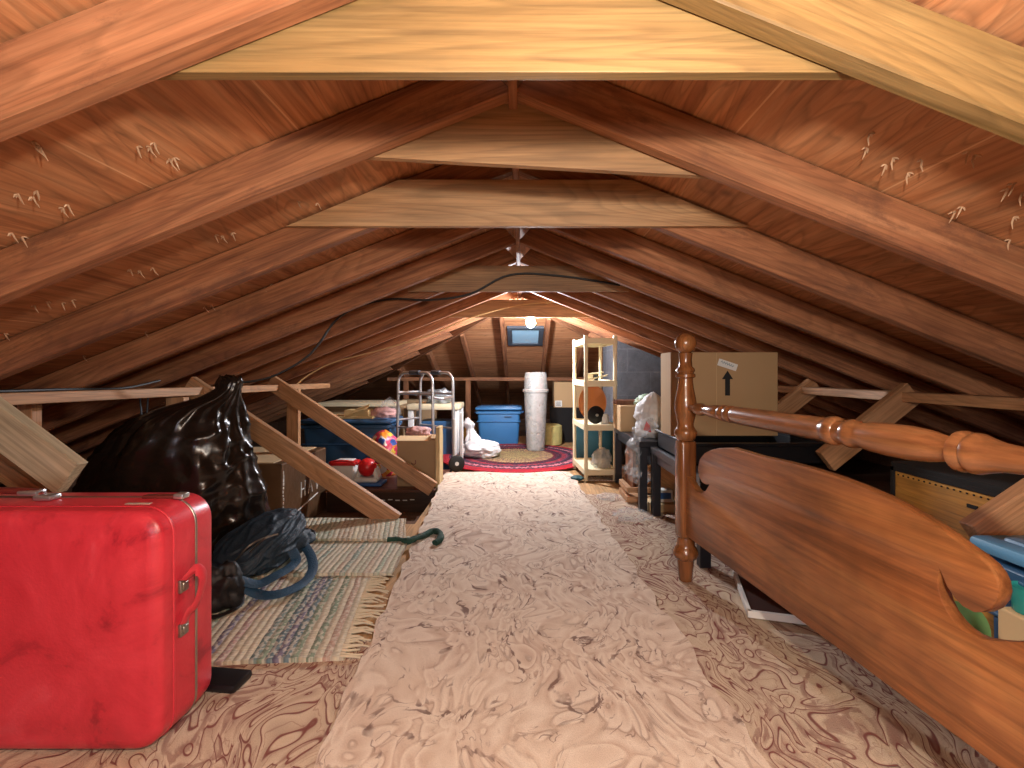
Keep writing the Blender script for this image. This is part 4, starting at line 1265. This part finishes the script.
# far odds and ends
solo('insulation_roll', lathe([(0.10, 0), (0.13, 0.01), (0.135, 0.1), (0.13, 0.21), (0.10, 0.225), (0.03, 0.215)], 24, None, Matrix.Translation((0.31, 5.29, 0.001))), M['insul'], 'pale yellow insulation roll beside the tall frosted bin', 'insulation', None, 50)
solo('insulation_scrap', crumple((-0.60, 5.55, 0.001), 0.10, 51, 0.3, (0.8, 0.7, 1.2), 3), M['crate'], 'tan bundle showing between the far stud and the blue tote', 'bundle', None, 0)
solo('near_black_box', bx(0.33, 0.98, 5.45, 5.75, 0.001, 0.395, 0.006), M['darkbox'], 'near-black box standing in for the dark void under a small carton', 'chest')  # near-black colour stands in for the dark void below the carton
t = thing('small_carton', (0.5, 5.55, 0.396), 'small tan carton with white label behind the cream shelving', 'box')
part('carton_body', bx(0.365, 0.80, 5.46, 5.74, 0.396, 0.685, 0.003), M['card'], t)
part('paper_label', bx(0.375, 0.455, 5.456, 5.461, 0.405, 0.475, 0.0), M['label'], t)
bm = bmesh.new()
for k in range(4):
    box(bm, 0.415, 5.4545, 0.42 + k * 0.013, 0.055 - 0.006 * (k % 2), 0.002, 0.005)
part('printed_lines', bm, M['ink'], t)

# ------------------------------------------------------------------ cream shelving
SX, SY, SW, SD = 0.465, 3.49, 0.215, 0.45
t = thing('shelf_unit', (SX + SW / 2, SY + SD / 2, 0.0), 'cream plastic four-tier shelf unit beside the far end of the runner', 'shelf unit')
ZS4 = (0.075, 0.40, 0.72, 1.03)
for i, z in enumerate(ZS4):
    bm = bmesh.new()
    box(bm, SX + SW / 2, SY + SD / 2, z, SW + 0.02, SD + 0.02, 0.014, 0.004, 1)
    for (a, b, c, d) in ((SX + SW / 2, SY - 0.006, SW + 0.03, 0.014), (SX + SW / 2, SY + SD + 0.006, SW + 0.03, 0.014)):
        box(bm, a, b, z - 0.004, c, d, 0.045, 0.004, 1)
    for x in (SX - 0.006, SX + SW + 0.006):
        box(bm, x, SY + SD / 2, z - 0.004, 0.014, SD + 0.02, 0.045, 0.004, 1)
    for k in range(9):
        box(bm, SX + SW / 2, SY + 0.03 + k * 0.049, z - 0.009, SW, 0.005, 0.014)
    part('shelf', bm, M['cream'], t)
for x in (SX, SX + SW):
    for y in (SY, SY + SD):
        bm = bmesh.new()
        lathe([(0.015, 0.0), (0.017, 0.005), (0.015, 0.05), (0.0135, 0.2), (0.015, 0.36), (0.0135, 0.52), (0.015, 0.7), (0.0135, 0.87), (0.016, 1.0), (0.017, 1.045), (0.014, 1.058)], 12, bm, Matrix.Translation((x, y, 0.008)))
        part('post', bm, M['cream'], t, 40)
_rt = Matrix.Translation((SX, SY, 0)) @ Matrix.Rotation(0.075, 4, 'Z') @ Matrix.Translation((-SX, -SY, 0))
t.location = _rt @ t.location
t.rotation_euler.z = 0.075
# on it
solo('round_tray', lathe([(0.001, 0.0), (0.135, 0.0), (0.142, 0.008), (0.142, 0.018), (0.134, 0.012), (0.001, 0.010)], 40, None, Matrix.Translation((0.56, 3.83, 0.557)) @ Matrix.Rotation(PI / 2 + 0.12, 4, 'X') @ Matrix.Rotation(0, 4, 'Y') @ Matrix.Scale(0.78, 4, (1, 0, 0))),
     M['orange'], 'round orange-brown tray leaning on the cream shelves', 'tray', None, 40)
t = thing('black_dish', (0.585, 3.58, 0.41), 'round black dish standing on the cream shelf in front of the tray', 'dish')
mm = Matrix.Translation((0.55, 3.60, 0.479)) @ Matrix.Rotation(PI / 2, 4, 'X') @ Matrix.Rotation(0.3, 4, 'Y')
part('dish_disc', lathe([(0.001, -0.02), (0.05, -0.016), (0.066, 0.0), (0.068, 0.008), (0.001, 0.014)], 32, None, mm), M['blackpl'], t, 40)
part('dish_knob', lathe([(0.005, 0.012), (0.006, 0.022), (0.012, 0.026), (0.011, 0.034), (0.001, 0.036)], 14, None, mm), M['steel'], t, 40)
solo('white_jar', lathe([(0.03, 0), (0.034, 0.005), (0.034, 0.05), (0.026, 0.062), (0.026, 0.075), (0.001, 0.076)], 20, None, Matrix.Translation((0.625, 3.63, 0.408))), M['white'], 'small white jar beside the black dish on the cream shelf', 'jar', None, 40)
t = thing('figurine', (0.57, 3.66, 0.728), 'small pale ornament with outstretched arms on the second cream shelf', 'ornament')
part('ornament_body', lathe([(0.03, 0), (0.032, 0.006), (0.015, 0.012), (0.012, 0.03), (0.018, 0.045), (0.01, 0.06), (0.001, 0.064)], 16, None, Matrix.Translation((0.565, 3.66, 0.7275))), M['greyframe'], t, 40)
bm = bmesh.new()
box(bm, 0.555, 3.65, 0.79, 0.13, 0.03, 0.012, 0.003, 1, Matrix.Rotation(-0.12, 4, 'Y'))
box(bm, 0.60, 3.66, 0.765, 0.11, 0.03, 0.010, 0.003, 1, Matrix.Rotation(-0.25, 4, 'Y'))
box(bm, 0.515, 3.66, 0.765, 0.05, 0.03, 0.03, 0.003, 1)
part('ornament_arms', bm, M['cream'], t)
solo('teal_bin', bx(0.45, 0.79, 4.03, 4.13, 0.012, 0.38, 0.02, 3), M['teal'], 'dark teal bin standing behind the cream shelving', 'bin', None, 40)
solo('clear_bag', crumple((0.60, 3.62, 0.083), 0.085, 61, 0.3, (0.8, 0.8, 0.95), 4), M['frost'], 'greyish clear bag on the bottom cream shelf', 'plastic bag', None, 0)
p = FL(577, 480, .01)
solo('teal_wrapper', crumple((p.x, p.y, 0.016), 0.05, 71, 0.35, (0.9, 1.0, 0.3), 3), M['teal'], 'small teal wrapper on the floor beside the cream shelving', 'wrapper', None, 0)

# ------------------------------------------------------------------ black tables
def low_table(x0, x1, y0, y1, zt, label, name='coffee_table'):
    t = thing(name, ((x0 + x1) / 2, (y0 + y1) / 2, 0.01), label, 'table')
    part('table_top', bx(x0, x1, y0, y1, zt - 0.035, zt, 0.004), M['blackwood'], t)
    bm = bx(x0 + 0.02, x1 - 0.02, y0 + 0.02, y1 - 0.02, zt - 0.085, zt - 0.035, 0.002)
    part('apron', bm, M['blackwood'], t)
    for x in (x0 + 0.025, x1 - 0.025):
        for y in (y0 + 0.025, y1 - 0.025):
            part('leg', bx(x - 0.022, x + 0.022, y - 0.022, y + 0.022, 0.009, zt - 0.035, 0.002), M['blackwood'], t)
    return t
low_table(0.665, 1.22, 2.72, 3.47, 0.405, 'black low table under the white shopping bag')
low_table(0.715, 1.20, 1.93, 2.68, 0.385, 'black low table under the black tray and arrow carton')
# black tray and arrow carton on the nearer table
t = thing('storage_tray', (1.02, 2.4, 0.386), 'wide black plastic tray beneath the carton with the arrow', 'tray')
bm = bmesh.new()
x0, x1, y0, y1 = 0.745, 1.36, 2.12, 2.64
bx(x0, x1, y0, y1, 0.386, 0.40, 0.003, 1, bm)
for (a, b, c, d) in ((x0, x1, y0, y0 + 0.015), (x0, x1, y1 - 0.015, y1), (x0, x0 + 0.015, y0, y1), (x1 - 0.015, x1, y0, y1)):
    bx(a, b, c, d, 0.386, 0.475, 0.003, 1, bm)
part('tray_body', bm, M['blackpl'], t)
bm = bmesh.new()
for (a, b, c, d) in ((x0 - 0.012, x1 + 0.012, y0 - 0.012, y0 + 0.016), (x0 - 0.012, x1 + 0.012, y1 - 0.016, y1 + 0.012), (x0 - 0.012, x0 + 0.016, y0, y1), (x1 - 0.016, x1 + 0.012, y0, y1)):
    bx(a, b, c, d, 0.472, 0.486, 0.003, 1, bm)
part('tray_rim', bm, M['blackpl'], t)
t = thing('arrow_carton', (0.99, 2.46, 0.487), 'large tan carton with a black arrow on the black tray', 'box')
bm = bmesh.new()
box(bm, 0.99, 2.4325, 0.692, 0.525, 0.17, 0.41, 0.003, 1)
part('carton_body', bm, M['card'], t)
bm = bmesh.new()
box(bm, 0.99, 2.3465, 0.89, 0.52, 0.001, 0.01)
bmesh.ops.translate(bm, vec=(0, 0, 0), verts=bm.verts)
yf = 2.47 - 0.1225
m = Matrix.Translation((1.005, yf - 0.0006, 0.745)) @ Matrix.Rotation(PI / 2, 4, 'X')
bm.free()
arrow = [(-0.012, -0.06), (0.012, -0.06), (0.012, 0.02), (0.027, 0.02), (0.0, 0.062), (-0.027, 0.02), (-0.012, 0.02)]
part('printed_arrow', prism(arrow, 0.001, m), M['ink'], t, None, 'black upward arrow')
m2 = Matrix.Translation((1.005, yf - 0.001, 0.835)) @ Matrix.Rotation(-0.0, 4, 'Z') @ Matrix.Rotation(PI / 2, 4, 'X') @ Matrix.Rotation(-0.32, 4, 'Z')
st = part('sticker', prism([(-0.048, -0.017), (0.048, -0.017), (0.048, 0.017), (-0.048, 0.017)], 0.0014, m2), M['label'], t)
pts = [m2 @ Vector((-0.036 + 0.006 * k, 0.004 + (0.007 if k % 2 else -0.003) - 0.0004 * k, 0.0012)) for k in range(12)]
part('handwriting', tube(smooth_path(pts, 5), 0.0011, 5), M['blueink'], st, None, 'blue handwritten scribble')
part('flap_seam', bx(0.951, 0.9525, yf - 0.0008, yf + 0.001, 0.49, 0.893, 0.0), M['card_light'], t)

# things on the farther table
t = thing('tan_carton', (0.76, 3.28, 0.406), 'low tan carton on the black table behind the white shopping bag', 'box')
part('carton_body', bx(0.65, 0.92, 3.17, 3.42, 0.406, 0.575, 0.003), M['card'], t)
part('lid_band', bx(0.652, 0.90, 3.30, 3.43, 0.5755, 0.605, 0.003), M['brown_board'], t)
solo('green_wrap', crumple((0.84, 3.25, 0.576), 0.055, 81, 0.35, (1.25, 0.8, 0.75), 4), clear_plastic('green_film', '#cfe8cf', 0.85, 0.3), 'green and white wrapping on the low tan carton', 'wrapping', None, 0)
solo('bottle_stopper', lathe([(0.001, 0), (0.032, 0), (0.034, 0.012), (0.02, 0.022), (0.001, 0.024)], 20, None, Matrix.Translation((0.865, 3.185, 0.60)) @ Matrix.Rotation(1.2, 4, 'X')), M['green'], 'small round green stopper among the green and white wrapping', 'stopper', None, 40)
t = thing('shopping_bag', (0.83, 2.9, 0.406), 'bulging white shopping bag with a red emblem on the black table', 'shopping bag')
part('bag_body', sack((0.80, 2.94, 0.406), 0.112, 0.105, 0.27, 9.3, 0.03, prof=[(0, .8), (.1, .98), (.4, 1.0), (.7, .78), (.9, .42), (1.0, .1)]), M['whitebag'], t, 0)
p = W(662 - 14, 430, 2.80)
bm = prism([(-0.02, -0.02), (0.03, -0.028), (0.022, 0.01), (0.0, 0.034)], 0.002, Matrix.Translation((0.735, 2.835, 0.475)) @ Matrix.Rotation(-0.7, 4, 'Z') @ Matrix.Rotation(PI / 2, 4, 'X'))
part('red_emblem', bm, M['redpl'], t)
pts = [(0.76, 2.80, 0.50), (0.70, 2.78, 0.47), (0.655, 2.77, 0.41), (0.645, 2.76, 0.30), (0.64, 2.76, 0.2)]
o = solo('clear_bag', tube(smooth_path(pts), [0.05, .05, .052, .048, .05, .055, .05, .045, .05, .045, .03, .025, .04, .05, .06, .06, .055, .045, .04, .05, .06, .07, .075, .05, .02][:25], 12, None, 0.6), M['clear'],
         'crinkled clear plastic bag hanging over the edge of the black table', 'plastic bag', None, 0)
for v in o.data.vertices:
    v.co += Vector((noise.noise(v.co * 25), noise.noise(v.co * 25 + Vector((3, 0, 0))), noise.noise(v.co * 25 + Vector((0, 3, 0))))) * 0.03
# under the farther table
bm = bmesh.new()
box(bm, 0.735, 3.25, 0.17, 0.02, 0.22, 0.31, 0.002, 1)
solo('leaning_board', bm, M['brown_board'], 'reddish brown board standing under the far black table', 'board')
t = thing('wooden_crate', (0.71, 3.02, 0.01), 'small slatted wooden crate on the floor under the far black table', 'crate')
for z in (0.03, 0.085):
    part('slat', bx(0.63, 0.66, 2.9, 3.12, z - 0.012, z + 0.02, 0.002), M['stud'], t)
    part('slat', bx(0.63, 0.80, 2.885, 2.9, z - 0.012, z + 0.02, 0.002), M['stud'], t)
part('crate_base', bx(0.64, 0.8, 2.9, 3.12, 0.009, 0.018, 0.001), M['stud'], t)
solo('clear_wrap', crumple((0.74, 3.0, 0.108), 0.06, 91, 0.4, (1, 1, 0.9), 4), M['clear'], 'clear plastic wad on top of the small slatted crate', 'plastic bag', None, 0)
p = FL(628, 519, .01)
solo('clear_wrapper', crumple((p.x + 0.02, p.y, 0.010), 0.07, 95, 0.45, (1.3, 0.9, 0.4), 4, 2.6), M['clear'], 'crumpled clear wrapper on the maroon carpet before the black table', 'wrapper', None, 0)
p = FL(608, 499, .01)
solo('clear_wrapper', crumple((p.x, p.y, 0.010), 0.05, 97, 0.45, (1.3, 0.9, 0.4), 4, 2.6), M['clear'], 'small clear wrapper on the carpet by the slatted crate', 'wrapper', None, 0)
t = thing('medicine_box', (0.80, 2.62, 0.06), 'small white labelled box under the black tables by the bedpost', 'box')
part('box_body', bx(0.775, 0.86, 2.74, 2.80, 0.056, 0.125, 0.002), M['label'], t)
part('label_band', bx(0.785, 0.85, 2.7385, 2.7405, 0.075, 0.11, 0.0), M['bluepl'], t)
solo('shallow_carton', bx(0.72, 1.0, 2.70, 2.9, 0.009, 0.055, 0.003), M['card_light'], 'shallow pale carton holding the small labelled box', 'box')

# books or frames beneath the bed
t = thing('picture_frame', (0.95, 1.62, 0.01), 'dark picture frame with pale edging lying under the bed', 'picture frame')
mrot = Matrix.Translation((0.90, 1.66, 0.02)) @ Matrix.Rotation(-0.28, 4, 'Z')
bm = bmesh.new()
box(bm, 0, 0, 0, 0.26, 0.32, 0.014, 0.001, 1)
bmesh.ops.transform(bm, matrix=mrot, verts=bm.verts)
part('backing', bm, M['darkbook'], t)
bm = bmesh.new()
for (a, b, c, d) in ((-0.13, 0, 0.012, 0.33), (0.13, 0, 0.012, 0.33), (0, -0.16, 0.27, 0.012), (0, 0.16, 0.27, 0.012)):
    box(bm, a, b, 0.004, c, d, 0.022, 0.001, 1)
bmesh.ops.transform(bm, matrix=mrot, verts=bm.verts)
part('edging', bm, M['label'], t)
solo('dark_book', bx(0.86, 1.10, 1.95, 2.2, 0.009, 0.04, 0.003), M['darkbook'], 'dark book lying flat under the near black table', 'book')

# ------------------------------------------------------------------ the bed end
P0 = Vector((0.62, 1.82, 0))
U = Vector((0.117, -0.993, 0)).normalized()
N = Vector((-U.y, U.x, 0))           # away from the runner
if N.x < 0:
    N = -N
def bed_t(px):
    k = (px - CX) / FPX
    return (k * P0.y - P0.x) / (U.x - k * U.y)
def bed_tz(px, py):
    t_ = bed_t(px)
    p = P0 + U * t_
    return (t_, CAMZ - (py - CY) / FPX * p.y)
t = thing('bed_headboard', (P0.x, P0.y, 0.008), 'polished maple bed end with turned post, top rail and scrolled panel', 'bed end')
dp = P0.y
def zpx(py):
    return CAMZ - (py - CY) / FPX * dp
def post_parts(base):
    m = Matrix.Translation((base.x, base.y, 0))
    prof = [(0.029, zpx(440)), (0.036, zpx(438)), (0.042, zpx(434)), (0.042, zpx(431)), (0.034, zpx(428)), (0.030, zpx(425.5)), (0.030, zpx(423)), (0.034, zpx(418)), (0.0405, zpx(410)), (0.041, zpx(404)), (0.037, zpx(397)),
            (0.030, zpx(388)), (0.027, zpx(381)), (0.027, zpx(378.5)), (0.036, zpx(377)), (0.036, zpx(374.5)), (0.029, zpx(373)), (0.035, zpx(371)), (0.033, zpx(368.8)), (0.025, zpx(366.5)), (0.023, zpx(360)), (0.025, zpx(355)), (0.026, zpx(353.2))]
    for k in range(13):
        a = -1.05 + (PI / 2 + 1.05) * k / 12
        prof.append((max(0.0405 * math.cos(a), 0.001), zpx(343.4) + 0.0405 * math.sin(a)))
    up = part('turned_post', lathe(prof, 32, None, m), M['maple_post'], t, 45)
    bm = bmesh.new()
    rz_ = math.atan2(U.y, U.x)
    box(bm, base.x, base.y, (zpx(440) + zpx(537)) / 2, 0.064, 0.064, zpx(440) - zpx(537), 0.012, 2, Matrix.Rotation(rz_, 4, 'Z'))
    part('square_block', bm, M['maple_post'], t, 45)
    zz = zpx(537)
    prof = [(0.015, 0.008), (0.0235, 0.012), (0.026, 0.03), (0.0305, 0.085), (0.031, 0.092), (0.040, 0.098), (0.0475, 0.112), (0.046, 0.126), (0.038, 0.14), (0.033, 0.147), (0.034, 0.155), (0.030, zz + 0.001)]
    part('turned_foot', lathe(prof, 28, None, m), M['maple_post'], t, 45)
post_parts(P0)
P1 = P0 + U * 1.20
post_parts(P1)
# top rail
zr0 = 0.667
ra = math.atan2(U.y, U.x)
RP = [(690, .011), (695, .0115), (696.5, .019), (699, .022), (702, .022), (704, .016), (706, .0165), (712, .021), (719, .0235), (721, .018), (722.5, .0255), (725, .0265), (727, .0195), (729, .0265), (732, .027), (734, .020), (735.5, .0255),
      (738, .0265), (775, .0275), (826, .0275), (829, .0275), (830.5, .032), (835, .033), (838.5, .031), (840, .0255), (843, .0245), (848, .0265), (851, .031), (856, .031), (859, .027), (863, .0265), (872, .030), (890, .0325), (910, .0325), (930, .029),
      (948, .0225), (957, .0185), (958, .027), (961, .034), (966, .035), (971, .032), (973, .031), (976, .034), (982, .0335), (990, .029), (1004, .0235), (1024, .021)]
prof = [(r, bed_t(px)) for px, r in RP] + [(0.015, 1.165), (0.012, 1.19)]
mrail = Matrix.Translation((P0.x, P0.y, zr0)) @ Matrix.Rotation(ra, 4, 'Z') @ Matrix.Rotation(PI / 2, 4, 'Y')
rail = link('top_rail', lathe(prof, 32), M['maple_turned'], 45)
# lathe runs along its z: lay grain along x by rotating the mesh, then place it
rail.data.transform(Matrix.Rotation(PI / 2, 4, 'Y'))
rail.parent = t
rail.matrix_local = Matrix.Translation((0, 0, zr0 - 0.008)) @ Matrix.Rotation(ra, 4, 'Z')
# scrolled panel
OUT = [(694, 536), (693, 478), (695, 484), (699, 490), (704, 492.5), (709, 490.5), (712.5, 484.5), (709, 484.5), (705, 482), (702, 476), (701, 468), (703, 459), (708, 453), (714, 450), (722, 448), (735, 447.5),
       (764, 456), (790, 461.5), (815, 468), (840, 476), (866, 485.7), (892, 497), (916, 510), (942, 525), (966, 543), (982, 554), (994, 564), (1001, 573), (1005, 582), (1006.5, 592), (1004, 601), (998, 608), (989, 612), (980, 612), (969, 606), (961, 598), (953, 586), (946, 570),
       (944.2, 580), (945, 590), (948, 600), (953, 610.5), (960, 620), (968, 628), (977, 634), (987, 638), (998, 640), (1012, 641), (1028, 641)]
prf = [bed_tz(*q) for q in OUT]
zb = 0.19
prf[0] = (0.03, zb)
prf[1] = (0.03, prf[1][1])
prf.append((1.17, prf[-1][1]))
prf.append((1.17, zb))
mpan = Matrix.Translation((0, 0, -0.008)) @ Matrix.Rotation(ra, 4, 'Z') @ Matrix.Rotation(PI / 2, 4, 'X')
pan = link('scrolled_panel', prism(prf, 0.026, Matrix.Rotation(PI / 2, 4, 'X'), 0.003), M['maple'], 40)
pan.parent = t
# the prism's local (x, z) plane is the bed plane; outline y became z
pan.matrix_local = Matrix.Translation((0, 0, -0.008)) @ Matrix.Rotation(ra, 4, 'Z')

# ------------------------------------------------------------------ behind the bed
t = thing('plywood_crate', (1.36, 1.32, 0.008), 'yellow plywood crate with dark edging behind the bed rail', 'crate')
part('crate_body', bx(1.16, 1.56, 1.15, 1.50, 0.008, 0.505, 0.003), M['crate'], t)
bm = bx(1.155, 1.565, 1.145, 1.505, 0.505, 0.522, 0.003)
bx(1.154, 1.16, 1.145, 1.505, 0.494, 0.507, 0.001, 1, bm)
bx(1.154, 1.16, 1.49, 1.505, 0.01, 0.507, 0.001, 1, bm)
part('crate_lid', bm, M['darkbox'], t)
bm = bmesh.new()
for k in range(18):
    box(bm, 1.159, 1.155 + k * 0.019, 0.484, 0.003, 0.004, 0.004)
part('tacks', bm, M['darkbox'], t)
part('pull_slot', bx(1.157, 1.161, 1.22, 1.25, 0.448, 0.458, 0.001), M['darkbox'], t)
tb_, tbb = tote('storage_tote', 1.01, 1.48, 0.70, 1.09, 0.008, 0.44, M['tote_dark'], M['tote_light'], 'blue tote with a light blue lid beside the bed end scroll', 0.98)
solo('green_plate', lathe([(0.001, 0), (0.062, 0.0), (0.077, 0.010), (0.079, 0.013), (0.062, 0.006), (0.001, 0.006)], 36, None, Matrix.Translation(W(950, 634, 1.06)) @ Matrix.Rotation(PI / 2, 4, 'X')), M['lime'],
     'light green plate seen through the notch of the bed end', 'plate', None, 40)
solo('plate_box', bx(0.94, 1.0, 1.04, 1.088, 0.008, 0.143, 0.003), M['card_grey'], 'small carton under the light green plate behind the bed end', 'box')
solo('tan_box', bx(0.955, 1.012, 0.905, 0.965, 0.008, 0.33, 0.004), M['card_light'], 'pale tan box standing on the carpet behind the bed end scroll', 'box')
solo('teal_cup', lathe([(0.022, 0), (0.024, 0.004), (0.028, 0.045), (0.029, 0.05), (0.026, 0.045), (0.001, 0.04)], 24, None, Matrix.Translation((0.988, 0.935, 0.331))), M['tealcup'], 'small teal cup on the tan box behind the bed end scroll', 'cup', None, 40)

# ------------------------------------------------------------------ light
def lamp(name, loc, energy, col, rad):
    d = bpy.data.lights.new(name, 'POINT')
    d.energy = energy
    d.color = lin(col)[:3]
    d.shadow_soft_size = rad
    o = bpy.data.objects.new(name, d)
    o.location = loc
    COL.objects.link(o)
    return o
lamp('front_bulb', (0.16, 0.06, 1.09), 44.0, '#fff0de', 0.03)
lamp('fill_lamp', (0.05, -0.55, 0.86), 22.0, '#fff5ea', 0.08)  # unseen fill added just behind the camera to lift the roof boards
lamp('rear_fill_light', (-0.25, -2.6, 0.85), 60.0, '#e6e9ff', 0.3)  # unseen fill added far behind the camera to flatten the falloff
w = bpy.data.worlds.new('attic_dark')
scene.world = w
w.use_nodes = True
w.node_tree.nodes['Background'].inputs[0].default_value = (0.5, 0.55, 0.6, 1)
w.node_tree.nodes['Background'].inputs[1].default_value = 0.05
vs = scene.view_settings
vs.view_transform = 'Standard'
vs.look = 'None'
vs.exposure = 0.2
vs.gamma = 1.0
vs.use_curve_mapping = False
